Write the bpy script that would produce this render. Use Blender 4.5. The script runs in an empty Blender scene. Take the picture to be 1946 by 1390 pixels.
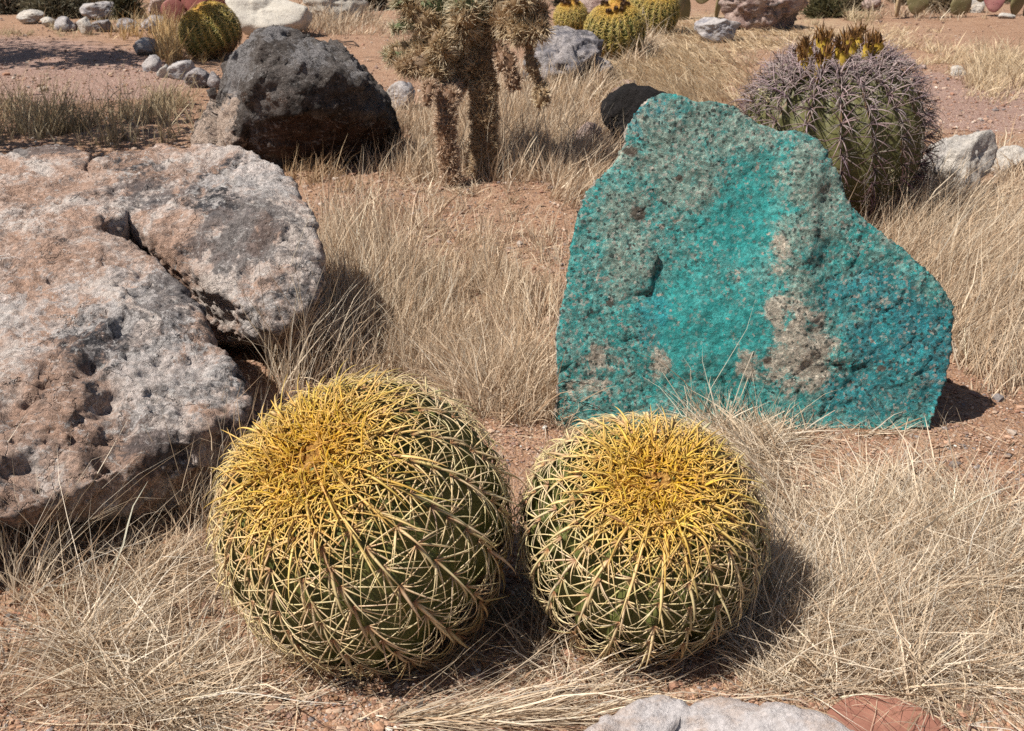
import bpy, bmesh, math, random
import numpy as np
from mathutils import Vector, noise as mnoise
from mathutils.bvhtree import BVHTree

SC = bpy.context.scene
COL = SC.collection
rng = np.random.default_rng(7)
random.seed(7)

# ------------------------------------------------------------------ camera
CAM_H, PITCH, FPX, CX, CY = 1.3, math.radians(24.0), 2054.0, 973.0, 695.0
FWD = np.array([0, math.cos(PITCH), -math.sin(PITCH)])
UPV = np.array([0, math.sin(PITCH), math.cos(PITCH)])
EYE = np.array([0, 0, CAM_H])

def ray(px, py):
    return FWD + np.array([1.0, 0, 0]) * ((px - CX) / FPX) + UPV * ((CY - py) / FPX)
def P(px, py, Y):
    d = ray(px, py); return EYE + d * (Y / d[1])
def G(px, py, z=0.0):
    d = ray(px, py); return EYE + d * ((z - CAM_H) / d[2])
def onplane(px, py, p0, n):
    d = ray(px, py); return EYE + d * (np.dot(p0 - EYE, n) / np.dot(d, n))
def depth(p):
    return float(np.dot(np.asarray(p) - EYE, FWD))
def proj(pts):
    q = np.asarray(pts) - EYE
    dz = q @ FWD
    return CX + FPX * q[:, 0] / dz, CY - FPX * (q @ UPV) / dz

# ------------------------------------------------------------------ numpy noise
def _hash(ix, iy, iz, seed):
    h = (ix.astype(np.int64) * 374761393 + iy.astype(np.int64) * 668265263 + iz.astype(np.int64) * 2147483647 + seed * 1274126177) & 0xFFFFFFFF
    h = ((h ^ (h >> 13)) * 1274126177) & 0xFFFFFFFF
    h = ((h ^ (h >> 16)) * 2246822519) & 0xFFFFFFFF
    h = h ^ (h >> 13)
    return (h & 0xFFFFFF) / float(0xFFFFFF)
def vnoise(p, seed=0):
    i = np.floor(p).astype(np.int64); f = p - i
    f = f * f * f * (f * (f * 6 - 15) + 10)
    out = np.zeros(len(p))
    for dx in (0, 1):
        wx = f[:, 0] if dx else 1 - f[:, 0]
        for dy in (0, 1):
            wy = f[:, 1] if dy else 1 - f[:, 1]
            for dz in (0, 1):
                wz = f[:, 2] if dz else 1 - f[:, 2]
                out += wx * wy * wz * _hash(i[:, 0] + dx, i[:, 1] + dy, i[:, 2] + dz, seed)
    return out * 2 - 1
ROT = np.array([[0.36, 0.48, -0.8], [-0.8, 0.6, 0.0], [0.48, 0.64, 0.6]])
def fbm(p, octv=4, gain=0.5, seed=0):
    a, s, t = 1.0, 0.0, 0.0
    q = np.array(p, float)
    for k in range(octv):
        s = s + a * vnoise(q, seed + k); t += a
        a *= gain; q = (q @ ROT.T) * 2.03 + 17.1
    return s / t
def ridged(p, octv=4, gain=0.55, seed=0):
    a, s, t = 1.0, 0.0, 0.0
    q = np.array(p, float)
    for k in range(octv):
        s = s + a * (1 - np.abs(vnoise(q, seed + k)) * 2); t += a
        a *= gain; q = (q @ ROT.T) * 2.07 + 9.7
    return s / t
def worley(p, seed=0):
    i = np.floor(p).astype(np.int64); f = p - i
    best = np.full(len(p), 9.0); second = np.full(len(p), 9.0)
    for dx in (-1, 0, 1):
        for dy in (-1, 0, 1):
            for dz in (-1, 0, 1):
                a, b, c = i[:, 0] + dx, i[:, 1] + dy, i[:, 2] + dz
                q = np.stack([dx + _hash(a, b, c, seed), dy + _hash(a, b, c, seed + 5), dz + _hash(a, b, c, seed + 9)], 1) - f
                d = (q * q).sum(1)
                m = d < best
                second = np.where(m, best, np.minimum(second, d)); best = np.where(m, d, best)
    return np.sqrt(best), np.sqrt(second)
def facet(p, freq, seed=0):
    """Chunky broken faces: every cell has its own offset and tilt."""
    q = p * freq + fbm(p * freq * .7, 2, .5, seed)[:, None] * .5
    i = np.floor(q).astype(np.int64); f = q - i
    best = np.full(len(p), 9.0); val = np.zeros(len(p))
    for dx in (-1, 0, 1):
        for dy in (-1, 0, 1):
            for dz in (-1, 0, 1):
                a, b, c = i[:, 0] + dx, i[:, 1] + dy, i[:, 2] + dz
                r = np.stack([dx + _hash(a, b, c, seed), dy + _hash(a, b, c, seed + 5), dz + _hash(a, b, c, seed + 9)], 1) - f
                d = (r * r).sum(1); m = d < best
                t = np.stack([_hash(a, b, c, seed + 11), _hash(a, b, c, seed + 12), _hash(a, b, c, seed + 13)], 1) - .5
                v = (_hash(a, b, c, seed + 14) - .5) * 1.2 + (r * t).sum(1) * 2.2
                val = np.where(m, v, val); best = np.where(m, d, best)
    return val
def sstep(a, b, x):
    t = np.clip((x - a) / (b - a), 0, 1); return t * t * (3 - 2 * t)

# ------------------------------------------------------------------ materials
class NT:
    def __init__(s, name):
        s.m = bpy.data.materials.new(name); s.m.use_nodes = True
        s.t = s.m.node_tree; s.t.nodes.clear()
        s.out = s.t.nodes.new('ShaderNodeOutputMaterial')
        s.tc = s.t.nodes.new('ShaderNodeTexCoord').outputs['Object']
    def put(s, sock, v):
        if isinstance(v, bpy.types.NodeSocket): s.t.links.new(v, sock)
        elif isinstance(v, (tuple, list)) and len(v) == 3 and sock.type == 'RGBA': sock.default_value = (*v, 1)
        else: sock.default_value = v
    def noise(s, scale, detail=6, rough=0.6, dist=0.0, col=False, vec=None):
        n = s.t.nodes.new('ShaderNodeTexNoise')
        s.put(n.inputs['Vector'], vec or s.tc); n.inputs['Scale'].default_value = scale
        n.inputs['Detail'].default_value = detail; n.inputs['Roughness'].default_value = rough; n.inputs['Distortion'].default_value = dist
        return n.outputs['Color' if col else 'Fac']
    def voro(s, scale, feature='F1', out='Distance', rnd=1.0, vec=None):
        n = s.t.nodes.new('ShaderNodeTexVoronoi'); n.feature = feature
        s.put(n.inputs['Vector'], vec or s.tc); n.inputs['Scale'].default_value = scale; n.inputs['Randomness'].default_value = rnd
        return n.outputs[out]
    def math(s, op, a, b=0.0, clamp=False):
        n = s.t.nodes.new('ShaderNodeMath'); n.operation = op; n.use_clamp = clamp
        s.put(n.inputs[0], a); s.put(n.inputs[1], b); return n.outputs[0]
    def ramp(s, fac, a, b, lo=0.0, hi=1.0):
        n = s.t.nodes.new('ShaderNodeMapRange'); n.interpolation_type = 'SMOOTHSTEP'
        s.put(n.inputs['Value'], fac); n.inputs['From Min'].default_value = a; n.inputs['From Max'].default_value = b
        n.inputs['To Min'].default_value = lo; n.inputs['To Max'].default_value = hi
        return n.outputs['Result']
    def mix(s, fac, a, b, mode='MIX'):
        n = s.t.nodes.new('ShaderNodeMix'); n.data_type = 'RGBA'; n.blend_type = mode
        s.put(n.inputs['Factor'], fac); s.put(n.inputs['A'] if False else n.inputs[6], a); s.put(n.inputs[7], b)
        return n.outputs[2]
    def attr(s, name):
        n = s.t.nodes.new('ShaderNodeAttribute'); n.attribute_name = name
        return n
    def sep(s, colr):
        n = s.t.nodes.new('ShaderNodeSeparateColor'); s.put(n.inputs[0], colr); return n.outputs
    def bump(s, h, strength, dist, normal=None):
        n = s.t.nodes.new('ShaderNodeBump'); s.put(n.inputs['Height'], h)
        n.inputs['Strength'].default_value = strength; n.inputs['Distance'].default_value = dist
        if normal: s.put(n.inputs['Normal'], normal)
        return n.outputs[0]
    def finish(s, color, rough=0.8, normal=None, spec=0.3, trans=0.0):
        b = s.t.nodes.new('ShaderNodeBsdfPrincipled')
        s.put(b.inputs['Base Color'], color); s.put(b.inputs['Roughness'], rough)
        b.inputs['Specular IOR Level'].default_value = spec
        if normal: s.put(b.inputs['Normal'], normal)
        res = b.outputs[0]
        if trans > 0:
            t = s.t.nodes.new('ShaderNodeBsdfTranslucent'); s.put(t.inputs['Color'], color)
            mx = s.t.nodes.new('ShaderNodeMixShader'); mx.inputs[0].default_value = trans
            s.t.links.new(res, mx.inputs[1]); s.t.links.new(t.outputs[0], mx.inputs[2]); res = mx.outputs[0]
        s.t.links.new(res, s.out.inputs['Surface'])
        return s.m

def rock_mat(name, light, mid, dark, k_mid=(.42, .6), k_dark=(.52, .66), scale=6.0, fleck=(.6, .57, .54), fleck_amt=.7, bump=.5, masks=(), grain=1.0):
    """Weathered rock: two tones, dark lichen, pale flecks and grain. masks: colours for channels r,g,b of the attribute 'mask'."""
    n = NT(name)
    warp = n.noise(scale, 8, .68, .35)
    c = n.mix(n.ramp(warp, *k_mid), light, mid)
    big = n.noise(scale * .55, 10, .72, .5, vec=n.tc)
    c = n.mix(n.math('MULTIPLY', n.ramp(big, *k_dark), n.ramp(n.noise(scale * 9, 4, .7), .3, .55)), c, dark)
    fine = n.noise(scale * 14, 6, .7)
    c = n.mix(n.ramp(fine, .25, .75, .0, .55 * grain), c, n.mix(.5, c, (.9, .88, .85), 'OVERLAY'))
    c = n.mix(n.ramp(fine, .5, .3, 0, .6 * grain), c, n.mix(1.0, c, (.35, .33, .32), 'MULTIPLY'))
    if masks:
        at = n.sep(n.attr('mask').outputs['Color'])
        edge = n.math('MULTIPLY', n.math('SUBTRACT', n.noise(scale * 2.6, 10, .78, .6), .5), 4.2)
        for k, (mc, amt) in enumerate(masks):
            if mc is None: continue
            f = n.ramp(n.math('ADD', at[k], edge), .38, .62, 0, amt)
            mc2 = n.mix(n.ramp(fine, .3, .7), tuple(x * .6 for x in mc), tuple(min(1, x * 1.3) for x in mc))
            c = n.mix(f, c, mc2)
    mp = n.t.nodes.new('ShaderNodeMapping'); n.put(mp.inputs['Vector'], n.tc); mp.inputs['Scale'].default_value = (1.0, 2.2, 5.0); mp.inputs['Rotation'].default_value = (.3, .5, .4)
    stk = n.noise(scale * 2.2, 9, .74, .9, vec=mp.outputs[0])
    c = n.mix(n.math('MULTIPLY', n.ramp(stk, .56, .64), fleck_amt * .8), c, fleck)
    c = n.mix(n.ramp(stk, .40, .33, 0, .7), c, dark)
    spk = n.noise(scale * 11, 3, .8, .6)
    c = n.mix(n.math('MULTIPLY', n.ramp(spk, .6, .7), fleck_amt), c, fleck)
    gv = n.sep(n.voro(scale * 26, 'F1', 'Color'))[0]
    c = n.mix(n.ramp(n.noise(scale * 1.3, 5, .65), .35, .65, .12 * grain, .6 * min(1, grain)), c, n.mix(1.0, c, n.ramp(gv, 0, 1, .55, 1.4), 'MULTIPLY'))
    crk = n.voro(scale * 1.6, 'DISTANCE_TO_EDGE', 'Distance', 1.0, n.mix(.12, n.tc, n.noise(scale * 2, 5, .6, 0, True), 'ADD'))
    crack = n.math('MULTIPLY', n.ramp(crk, .02, .0), n.ramp(n.noise(scale * .8, 4, .6), .46, .6))
    c = n.mix(n.math('MULTIPLY', crack, .3), c, (.05, .04, .035))
    h = n.math('ADD', n.math('MULTIPLY', n.noise(scale * 3, 8, .72), .6), n.math('MULTIPLY', n.noise(scale * 14, 8, .78), .30))
    h = n.math('SUBTRACT', h, n.math('MULTIPLY', crack, .25))
    nb = n.bump(h, bump, .06)
    return n.finish(c, .85, nb, .25)

M = {}
M['pitted'] = rock_mat('pitted_limestone', (.56, .475, .43), (.43, .285, .215), (.052, .05, .055), (.44, .58), (.5, .6), 5.0, (.66, .63, .60), .7, .9,
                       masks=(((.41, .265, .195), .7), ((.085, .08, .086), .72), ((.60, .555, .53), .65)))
M['dark'] = rock_mat('dark_boulder', (.135, .118, .11), (.065, .052, .045), (.018, .015, .014), (.4, .6), (.5, .62), 6.0, (.36, .34, .32), .75, 1.0,
                     masks=(((.075, .035, .018), .8), ((.50, .385, .31), .92), ((.235, .22, .22), .9)))
M['white'] = rock_mat('white_quartz', (.47, .43, .385), (.33, .31, .295), (.10, .10, .11), (.42, .6), (.54, .66), 7.0, (.58, .54, .49), .5, .6)
M['grey'] = rock_mat('grey_stone', (.36, .325, .32), (.14, .132, .148), (.06, .057, .062), (.4, .6), (.5, .64), 9.0, (.55, .52, .51), .65, .8)
M['marble'] = rock_mat('veined_stone', (.37, .34, .33), (.23, .22, .24), (.075, .072, .082), (.42, .6), (.52, .62), 7.0, (.64, .6, .57), .6, .5)
M['pink'] = rock_mat('pink_breccia', (.42, .32, .28), (.27, .18, .16), (.10, .085, .08), (.4, .6), (.52, .62), 8.0, (.62, .57, .53), .6, .7)
M['cream'] = rock_mat('cream_stone', (.50, .46, .40), (.43, .395, .35), (.14, .135, .13), (.4, .65), (.6, .7), 7.0, (.6, .56, .51), .4, .45, grain=.6)
M['black'] = rock_mat('black_stone', (.020, .017, .017), (.012, .010, .010), (.007, .007, .007), fleck=(.16, .145, .13), fleck_amt=.16, scale=9, bump=.9)
M['brown'] = rock_mat('brown_stone', (.22, .15, .12), (.16, .11, .09), (.07, .06, .055), scale=10, bump=.5)

def copper_mat():
    n = NT('copper_ore')
    a1 = n.sep(n.attr('mask').outputs['Color']); a2 = n.sep(n.attr('mask2').outputs['Color'])
    big = n.noise(5, 8, .65, .3); mid = n.noise(17, 8, .72, .4); fin = n.noise(70, 6, .75); gr = n.noise(150, 3, .7)
    turq = n.mix(n.ramp(mid, .35, .65), (.016, .21, .205), (.024, .30, .29))
    turq = n.mix(n.ramp(fin, .35, .62, .0, .55), turq, (.05, .39, .365))
    turq = n.mix(n.math('MULTIPLY', n.ramp(n.noise(40, 8, .8), .42, .58), n.math('SUBTRACT', .95, n.math('MULTIPLY', a2[0], .8))), turq, (.165, .325, .29))
    blue = n.mix(n.ramp(mid, .35, .65), (.012, .15, .21), (.028, .275, .30))
    edge = n.math('MULTIPLY', n.math('SUBTRACT', mid, .5), 3.2)
    rag = n.math('SUBTRACT', n.noise(13, 12, .8, .5), .5)
    c = n.mix(n.ramp(n.math('ADD', a1[2], edge), .3, 1.0, 0, .9), turq, blue)
    # dark speckle of host rock everywhere except in the clean bright patches
    spk = n.math('SUBTRACT', n.ramp(n.noise(95, 5, .8), .47, .60), n.math('MULTIPLY', a2[0], .8), True)
    c = n.mix(n.math('MULTIPLY', spk, .45), c, n.mix(n.ramp(gr, .4, .6), (.02, .045, .045), (.21, .22, .18)))
    crust = n.mix(n.ramp(fin, .36, .60), (.13, .195, .165), (.31, .38, .315))
    crust = n.mix(n.ramp(gr, .52, .64, 0, .75), crust, (.045, .25, .225))
    crust = n.mix(n.ramp(gr, .42, .32, 0, .6), crust, (.05, .06, .055))
    c = n.mix(n.ramp(n.math('ADD', a1[0], n.math('MULTIPLY', rag, 5.0)), .45, 1.0, 0, .9), c, crust)
    gcol = n.sep(n.voro(150, 'F1', 'Color')); gcol2 = n.sep(n.voro(75, 'F1', 'Color'))
    tan = n.mix(n.ramp(fin, .35, .62), (.30, .25, .195), (.56, .465, .37))
    tan = n.mix(n.ramp(gr, .57, .68, 0, .6), tan, (.05, .2, .17))
    c = n.mix(n.ramp(n.math('ADD', a1[1], n.math('MULTIPLY', rag, 5.5)), .42, .85, 0, .9), c, tan)
    c = n.mix(n.ramp(n.math('ADD', a2[1], n.math('MULTIPLY', n.math('SUBTRACT', fin, .5), 2.4)), .4, .75, 0, .85), c, (.085, .05, .035))
    c = n.mix(n.ramp(n.math('ADD', a2[2], n.math('MULTIPLY', n.math('SUBTRACT', mid, .5), 1.2)), .4, .6, 0, .95), c, n.mix(n.ramp(fin, .4, .6), (.36, .28, .23), (.5, .42, .36)))
    c = n.mix(n.ramp(n.noise(38, 2, .6), .66, .72, 0, .85), c, (.42, .36, .30))
    c = n.mix(n.ramp(n.noise(60, 2, .6), .70, .76, 0, .7), c, (.02, .025, .024))
    soft = n.math('SUBTRACT', 1.0, n.math('MULTIPLY', a2[0], .55))
    c = n.mix(n.math('MULTIPLY', soft, .9), c, n.mix(1.0, c, n.ramp(gcol[0], 0, 1, .68, 1.34), 'MULTIPLY'))
    c = n.mix(.5, c, n.mix(1.0, c, n.ramp(gcol2[1], 0, 1, .6, 1.3), 'MULTIPLY'))
    c = n.mix(n.math('MULTIPLY', n.ramp(gcol[1], .88, .92), n.math('MULTIPLY', soft, .75)), c, (.33, .31, .27))
    c = n.mix(n.math('MULTIPLY', n.ramp(gcol[2], .90, .93), n.math('MULTIPLY', soft, .8)), c, (.018, .03, .03))
    h = n.math('ADD', n.math('MULTIPLY', mid, .6), n.math('ADD', n.math('MULTIPLY', n.noise(60, 8, .8), .6), n.math('MULTIPLY', gcol[0], .09)))
    h = n.math('MULTIPLY', h, n.math('SUBTRACT', 1.0, n.math('MULTIPLY', a2[0], .35)))
    return n.finish(c, n.ramp(gr, .3, .7, .55, .9), n.bump(h, 1.0, .018), .3)
M['copper'] = copper_mat()

def col_mat(name, rough=.55, trans=0.0, vary=.25, scale=60, spec=.3):
    n = NT(name)
    c = n.attr('Col').outputs['Color']
    if vary:
        f = n.noise(scale, 4, .6)
        c = n.mix(n.ramp(f, .3, .7, 0, 1), n.mix(1.0, c, (1 - vary,) * 3, 'MULTIPLY'), c)
    return n.finish(c, rough, None, spec, trans)
M['spine'] = col_mat('cactus_spine', .42, .12, .18, 90, .4)
M['grass'] = col_mat('dry_grass', .6, .28, 0, 60, .25)
M['grit'] = col_mat('grit', .85, 0, .35, 220, .2)
M['leaf'] = col_mat('shrub_leaf', .6, .25, .2, 40, .25)
M['skin_part'] = col_mat('plant_flesh', .6, .08, .3, 70, .3)

def body_mat(name, flesh, flesh2, crest):
    n = NT(name)
    at = n.sep(n.attr('mask').outputs['Color'])
    f = n.noise(35, 6, .65)
    c = n.mix(n.ramp(f, .35, .65), flesh, flesh2)
    c = n.mix(n.ramp(n.math('ADD', at[0], n.math('MULTIPLY', n.math('SUBTRACT', n.noise(60, 5, .7), .5), 1.0)), .55, .85), c, crest)
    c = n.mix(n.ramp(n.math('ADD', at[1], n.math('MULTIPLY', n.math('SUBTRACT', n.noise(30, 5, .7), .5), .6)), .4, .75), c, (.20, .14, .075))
    return n.finish(c, .5, n.bump(n.noise(160, 4, .6), .25, .006), .35)
M['gold_body'] = body_mat('golden_barrel_flesh', (.085, .095, .026), (.135, .142, .042), (.23, .215, .06))
M['fero_body'] = body_mat('ferocactus_flesh', (.085, .085, .03), (.135, .13, .05), (.20, .115, .06))

def wool_mat():
    n = NT('crown_wool')
    c = n.mix(n.ramp(n.noise(70, 6, .7), .3, .7), (.30, .12, .03), (.55, .33, .09))
    return n.finish(c, .9, n.bump(n.noise(200, 4, .7), .9, .01), .1)
M['wool'] = wool_mat()

def terra_mat():
    n = NT('terracotta')
    f = n.noise(14, 8, .65)
    c = n.mix(n.ramp(f, .3, .7), (.20, .085, .06), (.29, .135, .095))
    c = n.mix(n.ramp(n.noise(60, 5, .7), .58, .72, 0, .5), c, (.42, .25, .17))
    return n.finish(c, .8, n.bump(n.noise(90, 5, .7), .3, .008), .3)
M['terra'] = terra_mat()

def pad_mat(name, c1, c2, c3):
    n = NT(name)
    c = n.mix(n.ramp(n.noise(9, 5, .6), .35, .65), c1, c2)
    v = n.voro(42)
    c = n.mix(n.ramp(v, .16, .10), c, c3)
    return n.finish(c, .6, n.bump(n.ramp(v, .3, .1), .4, .01), .3)
M['pad_red'] = pad_mat('red_pad', (.20, .065, .055), (.27, .10, .085), (.07, .03, .025))
M['pad_olive'] = pad_mat('olive_pad', (.17, .15, .07), (.23, .18, .10), (.35, .28, .18))
M['pad_rose'] = pad_mat('rose_pad', (.27, .11, .11), (.33, .16, .14), (.16, .07, .06))
M['pad_tan'] = pad_mat('dried_pad', (.36, .26, .15), (.46, .34, .2), (.2, .13, .08))

def bark_mat():
    n = NT('bark')
    c = n.mix(n.ramp(n.noise(30, 7, .7), .3, .7), (.045, .032, .024), (.13, .10, .078))
    return n.finish(c, .9, n.bump(n.noise(50, 6, .7), .8, .02), .2)
M['bark'] = bark_mat()

def ground_mat():
    n = NT('desert_ground')
    g = n.t.nodes.new('ShaderNodeNewGeometry').outputs['Position']
    big = n.noise(.9, 6, .6, .2, vec=g); mid = n.noise(7, 8, .65, vec=g); fin = n.noise(60, 6, .7, vec=g); tiny = n.noise(260, 3, .7, vec=g)
    peb = n.voro(75, 'F1', 'Color', vec=g); pd = n.voro(75, 'F1', 'Distance', vec=g)
    peb2 = n.voro(180, 'F1', 'Color', vec=g); pd2 = n.voro(180, vec=g)
    path = n.attr('mask').outputs['Color']; pth = n.sep(path)
    soil = n.mix(n.ramp(mid, .3, .7), (.33, .185, .11), (.44, .275, .175))
    soil = n.mix(n.ramp(fin, .35, .65, 0, .7), soil, n.mix(1.0, soil, (.55, .5, .48), 'MULTIPLY'))
    pc = n.mix(n.sep(peb)[0], (.24, .135, .095), (.50, .37, .28))
    pc2 = n.mix(n.sep(peb2)[1], (.22, .12, .085), (.55, .42, .33))
    soil = n.mix(n.ramp(pd2, .5, .35, 0, .6), soil, pc2)
    soil = n.mix(n.math('MULTIPLY', n.ramp(pd, .42, .3), n.ramp(n.sep(peb)[2], .55, .6)), soil, pc)
    grav = n.mix(n.sep(peb2)[0], (.22, .135, .11), (.43, .29, .235))
    grav = n.mix(n.math('MULTIPLY', n.ramp(n.sep(peb)[1], .75, .8), n.ramp(pd, .4, .3)), grav, (.55, .44, .36))
    c = n.mix(n.ramp(n.math('ADD', pth[0], n.math('MULTIPLY', n.math('SUBTRACT', mid, .5), .5)), .35, .65), soil, grav)
    c = n.mix(n.ramp(big, .42, .62, 0, .35), c, n.mix(1.0, c, (.8, .74, .7), 'MULTIPLY'))
    c = n.mix(n.ramp(n.math('ADD', pth[1], n.math('MULTIPLY', n.math('SUBTRACT', mid, .5), .9)), .3, .7, 0, .8), c, n.mix(n.ramp(fin, .35, .65), (.36, .26, .155), (.52, .40, .26)))
    h = n.math('ADD', n.math('MULTIPLY', pd2, -.5), n.math('ADD', n.math('MULTIPLY', fin, .8), n.math('MULTIPLY', tiny, .4)))
    h = n.math('ADD', h, n.math('MULTIPLY', pd, -.5))
    return n.finish(c, .9, n.bump(h, .8, .012), .2)
M['ground'] = ground_mat()

# ------------------------------------------------------------------ mesh helpers
def mesh_np(name, V, F, attrs=None, smooth=False):
    me = bpy.data.meshes.new(name)
    V = np.asarray(V, np.float32); 
    groups = F if isinstance(F, list) else [F]
    groups = [np.asarray(g, np.int32) for g in groups if len(g)]
    nl = sum(g.size for g in groups); npoly = sum(len(g) for g in groups)
    me.vertices.add(len(V)); me.vertices.foreach_set('co', V.ravel())
    me.loops.add(nl); me.loops.foreach_set('vertex_index', np.concatenate([g.ravel() for g in groups]))
    me.polygons.add(npoly)
    tot = np.concatenate([np.full(len(g), g.shape[1], np.int32) for g in groups])
    st = np.concatenate([[0], np.cumsum(tot)[:-1]]).astype(np.int32)
    me.polygons.foreach_set('loop_start', st)
    me.polygons.foreach_set('use_smooth', np.full(npoly, smooth))
    me.update(calc_edges=True)
    for k, a in (attrs or {}).items():
        a = np.asarray(a, np.float32)
        if a.shape[1] == 3: a = np.concatenate([a, np.ones((len(a), 1), np.float32)], 1)
        at = me.attributes.new(k, 'FLOAT_COLOR', 'POINT'); at.data.foreach_set('color', a.ravel())
    return me

def tag(o, label=None, cat=None, group=None, kind=None):
    if label: o['label'] = label
    if cat: o['category'] = cat
    if group: o['group'] = group
    if kind: o['kind'] = kind
    return o
def thing(name, loc, label, cat, group=None):
    o = bpy.data.objects.new(name, None); COL.objects.link(o)
    o.location = tuple(float(v) for v in loc); o.empty_display_size = .1
    return tag(o, label, cat, group)
def world_loc(o):
    v = np.array(o.location)
    while o.parent: o = o.parent; v = v + np.array(o.location)
    return v
def link(name, me, mat, parent=None, origin=None):
    """Link a mesh whose vertices are in world space; move them to the object's own origin."""
    o = bpy.data.objects.new(name, me); COL.objects.link(o); me.materials.append(mat)
    base = world_loc(parent) if parent else np.zeros(3)
    org = np.asarray(origin, float) if origin is not None else base
    n = len(me.vertices); co = np.empty(n * 3, np.float32); me.vertices.foreach_get('co', co)
    co = co.reshape(-1, 3) - org.astype(np.float32); me.vertices.foreach_set('co', co.ravel()); me.update()
    if parent: o.parent = parent
    o.location = tuple(float(v) for v in (org - base))
    return o

def unit(v):
    return v / np.maximum(np.linalg.norm(v, axis=-1, keepdims=True), 1e-9)

def strands(P0, D, L, W, bend, nseg=4, sides=4, side=None, colr=None, tip=None, root=None, power=.8, flat=.5, kink=None):
    """N tapered strands: pos = P0 + L*(D*s + bend*s^2). sides 2 = ribbon, 3/4 = solid. Returns V, F, C."""
    P0 = np.asarray(P0, float); N = len(P0); D = unit(np.asarray(D, float))
    L = np.broadcast_to(np.asarray(L, float), (N,)); W = np.broadcast_to(np.asarray(W, float), (N,))
    if side is None:
        side = np.cross(D, rng.normal(size=(N, 3)))
    side = unit(side - (side * D).sum(1, keepdims=True) * D)
    s = np.linspace(0, 1, nseg + 1)
    pos = P0[:, None] + L[:, None, None] * (D[:, None] * s[None, :, None] + bend[:, None] * (s ** 2)[None, :, None])
    if kink is not None:
        pos = pos + kink[:, None] * (L[:, None, None] * (np.sin(s * 2 * np.pi) * s)[None, :, None])
    tang = unit(np.gradient(pos, axis=1))
    sd = unit(side[:, None] - (side[:, None] * tang).sum(2, keepdims=True) * tang)
    up = np.cross(tang, sd)
    w = W[:, None] * np.maximum(1 - s[None], 0) ** power * .5 + W[:, None] * .04
    w = w[..., None]
    if sides == 2: ring = [pos - sd * w, pos + sd * w]
    elif sides == 3: ring = [pos + sd * w, pos - .5 * sd * w + .86 * up * w * flat * 1.4, pos - .5 * sd * w - .86 * up * w * flat * 1.4]
    else: ring = [pos - sd * w, pos + up * w * flat, pos + sd * w, pos - up * w * flat]
    k = len(ring)
    V = np.stack(ring, 2).reshape(-1, 3)
    base = np.arange(N)[:, None] * ((nseg + 1) * k) + np.arange(nseg)[None] * k
    Fs = []
    for j in range(k if k > 2 else 1):
        j2 = (j + 1) % k
        Fs.append(np.stack([base + j, base + j2, base + k + j2, base + k + j], -1).reshape(-1, 4))
    F = np.concatenate(Fs)
    C = None
    if colr is not None:
        colr = np.asarray(colr, float)
        c = np.repeat(colr[:, None], nseg + 1, 1)
        if root is not None:
            f = np.clip(1 - s / .22, 0, 1)[None, :, None]; c = c * (1 - f) + np.asarray(root)[None, None] * f
        if tip is not None:
            f = (s ** 2.5)[None, :, None] * .8; c = c * (1 - f) + np.asarray(tip)[None, None] * f
        C = np.repeat(c[:, :, None], k, 2).reshape(-1, 3)
    return V, F, C
def join(parts):
    Vs, Fs, Cs, o = [], [], [], 0
    for V, F, C in parts:
        Vs.append(V); Fs.append(F + o); Cs.append(C); o += len(V)
    return np.concatenate(Vs), np.concatenate(Fs), np.concatenate(Cs)

ROCKS = []           # meshes tested when sowing grass
def hull(points):
    bm = bmesh.new()
    for p in points: bm.verts.new(tuple(float(x) for x in p))
    r = bmesh.ops.convex_hull(bm, input=bm.verts)
    bmesh.ops.delete(bm, geom=[v for v in bm.verts if not v.link_faces], context='VERTS')
    bm.verts.index_update()
    V = np.array([v.co[:] for v in bm.verts]); F = [[v.index for v in f.verts] for f in bm.faces]
    bm.free(); return V, F
def voxel_mesh(shells, voxel, smooth_it=4):
    me = bpy.data.meshes.new('tmp'); V, F, o = [], [], 0
    for v, f in shells:
        V += [tuple(map(float, p)) for p in v]; F += [[i + o for i in q] for q in f]; o += len(v)
    me.from_pydata(V, [], F); me.update()
    ob = bpy.data.objects.new('tmp', me); COL.objects.link(ob)
    m = ob.modifiers.new('r', 'REMESH'); m.mode = 'VOXEL'; m.voxel_size = voxel
    if smooth_it:
        sm = ob.modifiers.new('s', 'SMOOTH'); sm.iterations = smooth_it; sm.factor = .5
    dg = bpy.context.evaluated_depsgraph_get()
    out = bpy.data.meshes.new_from_object(ob.evaluated_get(dg))
    bpy.data.objects.remove(ob); bpy.data.meshes.remove(me)
    return out
def get_vn(me):
    n = len(me.vertices); a = np.empty(n * 3, np.float32); b = np.empty(n * 3, np.float32)
    me.vertices.foreach_get('co', a); me.vertex_normals.foreach_get('vector', b)
    return a.reshape(-1, 3).astype(float), b.reshape(-1, 3).astype(float)
def set_v(me, V):
    me.vertices.foreach_set('co', V.astype(np.float32).ravel())
    me.polygons.foreach_set('use_smooth', np.ones(len(me.polygons), bool)); me.update()
def set_attr(me, name, a):
    a = np.concatenate([np.asarray(a, np.float32), np.ones((len(a), 1), np.float32)], 1)
    at = me.attributes.new(name, 'FLOAT_COLOR', 'POINT'); at.data.foreach_set('color', a.ravel())
def blob(V, c, r, soft=.6):
    """1 inside an ellipsoid of radii r round c, falling to 0."""
    d = np.linalg.norm((V - np.asarray(c)) / np.asarray(r), axis=1)
    return 1 - sstep(1 - soft, 1 + soft, d)
def register(o):
    ROCKS.append(o); return o

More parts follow.
